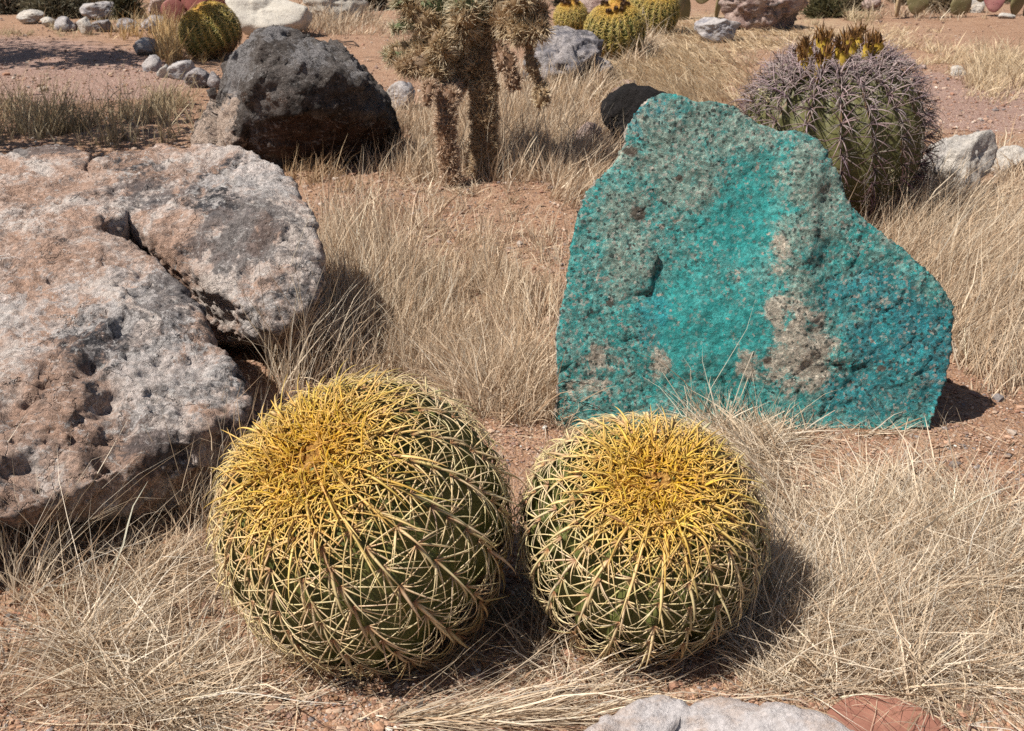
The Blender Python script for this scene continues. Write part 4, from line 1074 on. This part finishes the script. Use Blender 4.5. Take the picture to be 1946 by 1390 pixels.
# shadow on the ground lies +X (.63 h) and +Y (.24 h) of the leaf
tree(-7.6, 8.4, (.4, .2), 1.7, [(-5.9, 8.6, 2.3, 1.8, .4, .4, 6500), (-7.2, 9.0, 2.6, 1.8, .6, .6, 5600), (-8.8, 8.4, 2.5, 1.6, .8, .6, 1800), (-5.1, 8.45, 2.0, 1.8, .30, .4, 5200)],
     'leafy tree shading the gravel path in front of the edging stones', 71)
tree(-4.9, 5.6, (.1, .1), 1.3, [(-3.5, 5.95, 1.75, 1.1, .6, .4, 1000), (-4.6, 5.7, 2.0, 1.3, .9, .5, 1300), (-5.8, 5.6, 2.0, 1.2, 1.0, .5, 900), (-3.2, 5.5, 1.5, .7, .6, .35, 500)],
     'leafy tree shading the grass strip behind the pitted boulder', 72)

# ------------------------------------------------------------------ terracotta paver and twig
def paver():
    c = G(1690, 1432); R, hgt = .112, .022
    a = np.linspace(0, 2 * np.pi, 96, endpoint=False)
    prof = [(0, .0), (.5, .0), (.8, .0), (.95, -.001), (.985, -.004), (1.0, -.012), (1.0, -.05)]
    V = np.concatenate([np.stack([c[0] + R * max(q, 1e-4) * np.cos(a), c[1] + R * max(q, 1e-4) * np.sin(a), np.full_like(a, hgt + z)], 1) for q, z in prof])
    V[:, 2] += fbm(V * 20, 2, .5, 1) * .0015 + (V[:, 1] - c[1]) * .08
    idx = np.arange(len(V)).reshape(len(prof), -1)
    F = np.stack([idx[:-1], idx[1:], np.roll(idx[1:], -1, 1), np.roll(idx[:-1], -1, 1)], -1).reshape(-1, 4)
    o = link('paver', mesh_np('paver', V, F, None, True), M['terra'], None, (c[0], c[1], 0))
    tag(o, 'round terracotta paver half under dry grass right of the pale front stone', 'paver'); register(o)
paver()
def twig():
    pts = [G(640, 76, .02), G(662, 84, .03), G(681, 88, .02), G(672, 79, .03), G(648, 80, .025)]
    P0 = np.array(pts[:-1]); D = np.array(pts[1:]) - P0
    V, F, C = strands(P0, D, np.linalg.norm(D, axis=1) * 1.02, .014, np.zeros((4, 3)), 4, 4, None, np.array([[.09, .06, .045]] * 4), None, None, .15, 1.0)
    o = link('twig', mesh_np('twig', V, F, {'Col': C}), M['grit'], None, pts[1])
    tag(o, 'bent dark twig lying on bare ground right of the cream boulder', 'twig')
twig()

# ------------------------------------------------------------------ gravel, litter and grass
bpy.context.view_layer.update()
TREES = []
for o in ROCKS:
    n = len(o.data.vertices); c = np.empty(n * 3, np.float32); o.data.vertices.foreach_get('co', c)
    c = c.reshape(-1, 3) + np.array(o.location, np.float32)
    polys = [tuple(p.vertices) for p in o.data.polygons]
    TREES.append((BVHTree.FromPolygons([tuple(map(float, q)) for q in c], polys), c.min(0), c.max(0)))
DISKS = [((t1.location.x, t1.location.y + .02), .20), ((t2.location.x, t2.location.y + .02), .17), ((P(1598, 300, 4.42)[0], 4.42), .30)]
def free(x, y):
    okk = np.ones(len(x), bool)
    for tr, mn, mxx in TREES:
        sel = np.where(okk & (x > mn[0]) & (x < mxx[0]) & (y > mn[1]) & (y < mxx[1]))[0]
        for i in sel:
            h = tr.ray_cast(Vector((x[i], y[i], -1.0)), Vector((0, 0, 1)))
            if h[0] is not None and h[0].z < .05: okk[i] = False
    for (c, r_) in DISKS:
        okk &= np.hypot(x - c[0], y - c[1]) > r_
    return okk

def icos():
    bm = bmesh.new(); bmesh.ops.create_icosphere(bm, subdivisions=1, radius=1)
    V = np.array([v.co[:] for v in bm.verts]); F = np.array([[v.index for v in f.verts] for f in bm.faces]); bm.free(); return V, F
def ysample(n, y0, y1, k=1.6):
    """distances with density falling as 1/y^k"""
    u = rng.uniform(0, 1, n); e = 1 - k
    return (y0 ** e + u * (y1 ** e - y0 ** e)) ** (1 / e)
def gravel():
    n = 95000
    y = ysample(n, 1.15, 9.0, 1.9); x = rng.uniform(-1, 1, n) * (y * .56 + .25)
    p3 = np.stack([x, y, 0 * x], 1)
    okk = free(x, y) & (fbm(p3 * 3.1, 3, .6, 91) > -.35)
    x, y = x[okk], y[okk]; n = len(x)
    size = (.0014 + .0036 * rng.uniform(0, 1, n) ** 5 + .0016 * rng.uniform(0, 1, n)) * (.85 + .2 * y)
    big = rng.uniform(0, 1, n) < .012; size[big] *= rng.uniform(1.6, 2.8, big.sum())
    U, F = icos(); k = len(U)
    sc = size[:, None] * np.stack([rng.uniform(.7, 1.3, n), rng.uniform(.7, 1.3, n), rng.uniform(.4, .85, n)], 1)
    a = rng.uniform(0, 6.28, n); ca, sa = np.cos(a), np.sin(a)
    L = U[None] * (1 + rng.uniform(-.28, .28, (n, k, 1))) * sc[:, None]
    X = L[..., 0] * ca[:, None] - L[..., 1] * sa[:, None]; Yv = L[..., 0] * sa[:, None] + L[..., 1] * ca[:, None]
    z = ground_z(x, y)
    V = np.stack([X + x[:, None], Yv + y[:, None], L[..., 2] + (z + size * .25)[:, None]], -1).reshape(-1, 3)
    Fq = (F[None] + (np.arange(n) * k)[:, None, None]).reshape(-1, 3)
    pal = np.array([(.46, .29, .20), (.36, .20, .135), (.52, .37, .27), (.30, .19, .15), (.42, .24, .15), (.55, .44, .36), (.24, .20, .19), (.33, .29, .28)])
    w_ = np.array([.24, .2, .16, .12, .16, .05, .04, .03]); C = pal[rng.choice(len(pal), n, p=w_ / w_.sum())] * rng.uniform(.7, 1.15, (n, 1))
    C[rng.uniform(0, 1, n) < .006] = (.66, .62, .57)
    o = link('gravel', mesh_np('gravel', V, Fq, {'Col': np.clip(np.repeat(C, k, 0), .01, 1)}), M['grit']); tag(o, 'loose reddish brown gravel scattered over the ground', 'gravel', kind='stuff')
gravel()

def far_gravel():
    n = 42000
    y = ysample(n, 3.2, 14, 1.3); x = rng.uniform(-1, 1, n) * (y * .56 + .25)
    p3 = np.stack([x, y, 0 * x], 1)
    okk = (fbm(p3 * 1.3, 4, .6, 191) + rng.normal(0, .25, n) > -.05) & free(x, y); x, y = x[okk], y[okk]; n = len(x)
    size = (.003 + .004 * rng.uniform(0, 1, n) + .012 * rng.uniform(0, 1, n) ** 8)
    U, F = icos(); U = U[:12] if False else U; k = len(U)
    L = U[None] * (1 + rng.uniform(-.3, .3, (n, k, 1))) * (size[:, None] * np.stack([rng.uniform(.7, 1.3, n), rng.uniform(.7, 1.3, n), rng.uniform(.4, .85, n)], 1))[:, None]
    V = (L + np.stack([x, y, ground_z(x, y) + size * .3], 1)[:, None]).reshape(-1, 3)
    Fq = (F[None] + (np.arange(n) * k)[:, None, None]).reshape(-1, 3)
    pal = np.array([(.46, .30, .22), (.36, .20, .14), (.54, .40, .31), (.28, .18, .14), (.62, .52, .44), (.22, .18, .17)])
    C = pal[rng.choice(6, n, p=[.27, .25, .2, .14, .06, .08])] * rng.uniform(.7, 1.15, (n, 1))
    o = link('gravel', mesh_np('gravel', V, Fq, {'Col': np.clip(np.repeat(C, k, 0), .01, 1)}), M['grit']); tag(o, 'coarser stony gravel scattered over the far path and bare ground', 'gravel', kind='stuff')
far_gravel()

def litter():
    zones = [(200, 1150, 230, 130, 1500), (600, 1300, 260, 60, 200), (900, 380, 280, 60, 500), (1100, 1290, 200, 60, 160), (1750, 1000, 200, 120, 300), (430, 1010, 60, 90, 250), (990, 620, 60, 120, 250)]
    xs_, ys_ = [], []
    for (cx, cy, rx, ry, n) in zones:
        q = rng.normal(0, .55, (n, 2)); 
        for u, v in q:
            g = G(cx + u * rx, cy + v * ry); xs_.append(g[0]); ys_.append(g[1])
    x, y = np.array(xs_), np.array(ys_); okk = free(x, y); x, y = x[okk], y[okk]; n = len(x)
    D = np.stack([rng.normal(0, 1, n), rng.normal(0, 1, n), rng.uniform(-.1, .5, n)], 1)
    pal = np.array([(.32, .19, .11), (.42, .27, .16), (.22, .12, .08), (.48, .35, .22), (.36, .17, .10), (.18, .15, .13)])
    C = pal[rng.integers(0, len(pal), n)] * rng.uniform(.6, 1.2, (n, 1))
    big = rng.uniform(0, 1, n) ** 3
    V, F, C = strands(np.stack([x, y, ground_z(x, y) + .004 + rng.uniform(0, .008, n)], 1), D, .006 + .018 * big, .003 + .007 * big, rng.normal(0, .35, (n, 3)), 3, 2, np.stack([rng.normal(0, 1, n), rng.normal(0, 1, n), rng.normal(0, .35, n)], 1), C, None, None, .45)
    m = 420; tx = rng.uniform(-1.3, 1.6, m); ty = ysample(m, 1.2, 5.0, 1.3); okk = free(tx, ty); tx, ty = tx[okk], ty[okk]; m = len(tx)
    tw = strands(np.stack([tx, ty, ground_z(tx, ty) + .006], 1), np.stack([rng.normal(0, 1, m), rng.normal(0, 1, m), rng.normal(0, .08, m)], 1), rng.uniform(.02, .11, m), rng.uniform(.0015, .0042, m), rng.normal(0, .15, (m, 3)) * [1, 1, .2], 5, 3, None,
                 np.array([.17, .105, .065]) * rng.uniform(.5, 1.9, (m, 1)), None, None, .4, 1.0, rng.normal(0, .06, (m, 3)) * [1, 1, .2])
    V, F, C = join([(V, F, C), tw])
    o = link('leaf_litter', mesh_np('leaf_litter', V, F, {'Col': np.clip(C, .01, 1)}), M['grass']); tag(o, 'brown leaf and bark litter lying on the gravel', 'litter', kind='stuff')
litter()

# zone: cx, cy, rx, ry (where it grows), count, height, lean from upright, lean heading (deg, 0 = right, 90 = away), heading spread, palette, clumping
Z = [
    (845, 590, 245, 190, 10500, .072, 18, 80, 90, 'straw', .32), (690, 560, 100, 150, 3200, .125, 16, 100, 60, 'straw', .35), (1000, 640, 70, 150, 1500, .085, 20, 90, 60, 'straw', .4),
    (820, 370, 270, 75, 6500, .045, 48, 0, 180, 'straw', .6), (640, 300, 100, 60, 1500, .07, 25, 60, 120, 'brown', .5), (850, 610, 250, 200, 5200, .06, 70, 0, 180, 'straw', .4),
    (790, 270, 110, 70, 3000, .11, 14, 60, 120, 'straw', .3), (990, 250, 130, 95, 6500, .12, 14, 40, 120, 'straw', .3), (1110, 320, 70, 90, 3000, .11, 25, 30, 60, 'straw', .3), (1080, 200, 120, 70, 3800, .10, 15, 40, 120, 'brown', .45),
    (1260, 120, 150, 70, 12000, .085, 55, 200, 60, 'blond', .2), (1310, 190, 160, 45, 4500, .09, 40, 200, 60, 'blond', .25), (1400, 75, 180, 26, 5000, .06, 64, 190, 60, 'blond', .3),
    (1100, 170, 60, 30, 1800, .12, 25, 60, 90, 'straw', .3), (1190, 100, 60, 26, 1300, .14, 25, 50, 90, 'straw', .3),
    (1790, 520, 150, 130, 8500, .12, 36, 35, 50, 'straw', .35), (1900, 560, 90, 170, 4200, .12, 38, 40, 50, 'straw', .35), (1720, 440, 130, 60, 4000, .13, 25, 40, 80, 'straw', .3), (1890, 380, 90, 70, 3200, .09, 45, 40, 80, 'straw', .4), (1820, 640, 60, 70, 1100, .12, 38, 30, 60, 'straw', .3),
    (1650, 1125, 170, 180, 7500, .11, 70, 55, 75, 'pale', .35), (1650, 1130, 170, 170, 1800, .09, 40, 60, 90, 'pale', .35), (1840, 1180, 160, 190, 6500, .12, 72, 20, 160, 'pale', .4), (1840, 1180, 150, 180, 1500, .11, 45, 50, 140, 'pale', .4), (1480, 1240, 170, 60, 2800, .09, 60, 60, 90, 'pale', .4),
    (1700, 950, 120, 45, 1000, .10, 80, 0, 180, 'pale', .45), (1410, 860, 100, 40, 1900, .10, 62, 100, 140, 'pale', .4), (1330, 790, 120, 40, 900, .12, 32, 80, 90, 'pale', .35), (1470, 780, 70, 34, 500, .19, 40, 50, 110, 'pale', .35), (1470, 770, 60, 30, 70, .30, 45, 30, 90, 'pale', .2),
    (1120, 750, 70, 45, 1100, .10, 25, 90, 60, 'straw', .4), (1880, 950, 80, 130, 420, .13, 74, 0, 180, 'pale', .5),
    (980, 750, 110, 50, 2600, .11, 34, 90, 120, 'straw', .2), (1010, 720, 70, 60, 900, .09, 60, 60, 180, 'straw', .3), (1470, 960, 50, 120, 1100, .10, 50, 150, 90, 'pale', .4),
    (120, 1250, 190, 120, 3000, .11, 66, 40, 150, 'pale', .5), (330, 1310, 200, 70, 2000, .11, 74, 20, 160, 'pale', .5), (300, 1100, 170, 100, 2300, .065, 74, 30, 170, 'straw', .5), (60, 1120, 110, 50, 160, .17, 30, 60, 90, 'pale', .3),
    (120, 1250, 190, 120, 500, .17, 55, 30, 110, 'pale', .5),
    (380, 930, 110, 60, 650, .13, 18, 60, 120, 'straw', .3), (250, 965, 90, 40, 200, .14, 18, 70, 120, 'pale', .3), (455, 850, 50, 80, 420, .13, 14, 60, 120, 'straw', .3), (560, 720, 60, 60, 260, .19, 14, 60, 140, 'pale', .3), (620, 640, 40, 90, 260, .17, 16, 60, 120, 'pale', .3), (430, 970, 50, 90, 900, .07, 50, 60, 140, 'straw', .4),
    (740, 1370, 330, 13, 1000, .16, 83, 2, 16, 'pale', .3), (1650, 824, 130, 7, 320, .06, 70, 90, 160, 'pale', .2), (1075, 800, 30, 20, 260, .08, 50, 90, 120, 'straw', .2), (1180, 1300, 90, 40, 700, .09, 66, 40, 120, 'pale', .5), (1000, 1330, 120, 30, 150, .11, 66, 20, 140, 'pale', .5), (1020, 1190, 30, 60, 200, .09, 45, 60, 120, 'straw', .4), (1430, 1180, 40, 80, 160, .15, 26, 60, 120, 'pale', .3),
    (700, 1255, 190, 26, 900, .06, 55, 60, 160, 'brown', .2), (1220, 1225, 170, 24, 800, .06, 55, 60, 160, 'brown', .2), (1100, 1290, 260, 60, 700, .07, 78, 0, 180, 'pale', .4), (560, 1310, 200, 50, 500, .07, 78, 0, 180, 'pale', .45), (960, 1200, 40, 50, 200, .05, 55, 60, 160, 'brown', .3),
    (180, 240, 230, 36, 4600, .14, 14, 60, 140, 'olive', .5), (60, 205, 200, 26, 900, .09, 20, 60, 140, 'olive', .6), (330, 205, 60, 26, 450, .09, 20, 60, 140, 'olive', .5),
    (460, 260, 60, 40, 100, .15, 14, 60, 120, 'straw', .2), (620, 300, 120, 14, 300, .16, 14, 60, 120, 'straw', .4),
    (320, 95, 22, 26, 1000, .17, 14, 60, 120, 'gold', .2), (410, 115, 60, 8, 400, .09, 20, 60, 120, 'gold', .3), (620, 45, 90, 20, 1700, .12, 25, 60, 120, 'straw', .4), (700, 60, 90, 16, 900, .08, 30, 60, 120, 'straw', .45), (270, 72, 60, 8, 300, .13, 14, 60, 120, 'gold', .4),
    (230, 52, 130, 8, 900, .08, 25, 60, 120, 'olive', .3), (80, 62, 110, 10, 700, .05, 30, 60, 120, 'olive', .5),
    (1740, 110, 130, 32, 3200, .06, 34, 60, 160, 'blond', .5), (1890, 145, 70, 45, 3000, .09, 24, 60, 140, 'blond', .4), (1650, 70, 130, 22, 1300, .05, 38, 60, 160, 'blond', .5), (1770, 30, 120, 10, 800, .09, 25, 60, 160, 'straw', .4), (1600, 40, 60, 10, 500, .09, 25, 60, 160, 'olive', .4),
    (1920, 320, 40, 40, 800, .09, 28, 60, 140, 'straw', .35), (1740, 290, 60, 30, 500, .09, 30, 60, 140, 'straw', .45), (1520, 1310, 120, 30, 900, .08, 55, 70, 80, 'pale', .4), (1670, 1350, 80, 30, 520, .12, 50, 60, 60, 'pale', .4),
]
PAL = {'straw': [(.62, .485, .345), (.54, .405, .275), (.70, .585, .44), (.40, .275, .175)], 'pale': [(.68, .56, .42), (.60, .475, .335), (.76, .655, .52), (.44, .31, .20)], 'blond': [(.66, .52, .345), (.60, .46, .295), (.71, .58, .41), (.50, .36, .22)],
       'brown': [(.46, .32, .19), (.38, .25, .14), (.54, .40, .25), (.30, .19, .11)], 'olive': [(.50, .40, .25), (.46, .355, .215), (.60, .49, .33), (.33, .25, .15)], 'gold': [(.62, .42, .20), (.56, .38, .18), (.66, .50, .28), (.44, .28, .13)]}
def grass():
    parts = []
    for (cx, cy, rx, ry, n, hgt, lean, head, spread, pal, clump) in Z:
        nn = int(n * 1.5); q = rng.normal(0, .56, (nn, 2))
        per = 13; nt = max(1, nn // per); cen = rng.normal(0, .58, (nt, 2)); ti = rng.integers(0, nt, nn)
        rag = rng.normal(0, 1, (nn, 2)); tuft = rng.uniform(0, 1, nn) < (.72 if lean < 50 else .35)
        s_ = .016 * FPX / max(1.5, depth(G(cx, max(cy, -40))))
        q = np.where(tuft[:, None], cen[ti] + rag * [s_ / rx, s_ * .5 / ry], q)
        kk = np.hypot(q[:, 0], q[:, 1]) < 1.25; q, rag, tuft = q[kk], rag[kk], tuft[kk]
        d = np.array([0.0]); px = cx + q[:, 0] * rx; py = cy + q[:, 1] * ry
        dv = FWD[None] + np.stack([(px - CX) / FPX, 0 * px, 0 * px], 1) + UPV[None] * ((CY - py) / FPX)[:, None]
        g = EYE + dv * (-CAM_H / dv[:, 2])[:, None]
        x, y = g[:, 0], g[:, 1]
        p3 = np.stack([x, y, 0 * x], 1)
        th = fbm(p3 * 9, 3, .6, int(cx)) * .6 + fbm(p3 * 2.7, 2, .5, int(cy)) * .6
        okk = (th > (clump - .45)) & (y > 1.0)
        x, y, th, rag, tuft = x[okk], y[okk], th[okk], rag[okk], tuft[okk]
        f = free(x, y); x, y, th, rag, tuft = x[f][:n], y[f][:n], th[f][:n], rag[f][:n], tuft[f][:n]; m = len(x)
        if not m: continue
        p3 = np.stack([x, y, 0 * x], 1)
        flat_ = lean > 50
        hd = np.radians(head + spread * (fbm(p3 * 5, 2, .5, 7) * (.5 if flat_ else 1.1) + rng.normal(0, .8 if flat_ else .5, m)))
        ln = np.radians(np.clip(lean * (1 + .35 * fbm(p3 * 6, 2, .5, 17)) + rng.normal(0, 11, m), 0, 86))
        D = np.stack([np.sin(ln) * np.cos(hd), np.sin(ln) * np.sin(hd), np.cos(ln)], 1)
        hgt_ = hgt * (.82 if flat_ else .92)
        D = unit(D + np.stack([rag[:, 0], -rag[:, 1], 0 * rag[:, 0]], 1) * (tuft * .20)[:, None])
        L = hgt_ * np.clip(rng.lognormal(0, .42, m), .3, 2.3) * (1 + .5 * np.clip(th, -.6, .6)) * 1.15
        bend = np.stack([np.cos(hd), np.sin(hd), 0 * hd], 1) * rng.uniform(-.05, .4, m)[:, None] + rng.normal(0, .12, (m, 3)) - np.array([0, 0, 1]) * (rng.uniform(.05, .3, m) * np.sin(ln))[:, None]
        kink = rng.normal(0, .035, (m, 3)) * (1 + 2.2 * (rng.uniform(0, 1, (m, 1)) < .15))
        wd = .0017 * np.clip(rng.lognormal(0, .42, m), .5, 2.6) * np.maximum(1, .55 + .26 * y)
        pa = np.array(PAL[pal]); C = pa[rng.choice(4, m, p=[.35, .25, .25, .15])] * rng.uniform(.72, 1.15, (m, 1))
        if pal in ('straw', 'pale'): 
            u_ = rng.uniform(0, 1, m); C[u_ < .12] *= [.78, .83, .9]; C[(u_ > .12) & (u_ < .24)] *= [.62, .54, .48]; C[u_ > .94] = np.minimum(C[u_ > .94] * 1.2, .85)
        z = ground_z(x, y) - .004
        nseg = 5 if np.median(y) < 3.6 else 3
        parts.append(strands(np.stack([x, y, z], 1), D, L, wd, bend, nseg, 2, np.stack([rng.normal(0, 1, m), rng.normal(0, 1, m), rng.normal(0, .5, m)], 1), C, None, tuple(np.array(PAL[pal][3]) * .85), .55, .5, kink))
    V, F, C = join(parts)
    low = V[:, 2] < -.01
    V[low, 2] = -.01
    print('grass faces', len(F))
    o = link('dry_grass', mesh_np('dry_grass', V, F, {'Col': np.clip(C, .01, 1)}, True), M['grass'])
    tag(o, 'dry straw coloured grass growing between the boulders and cacti', 'grass', kind='stuff')
grass()
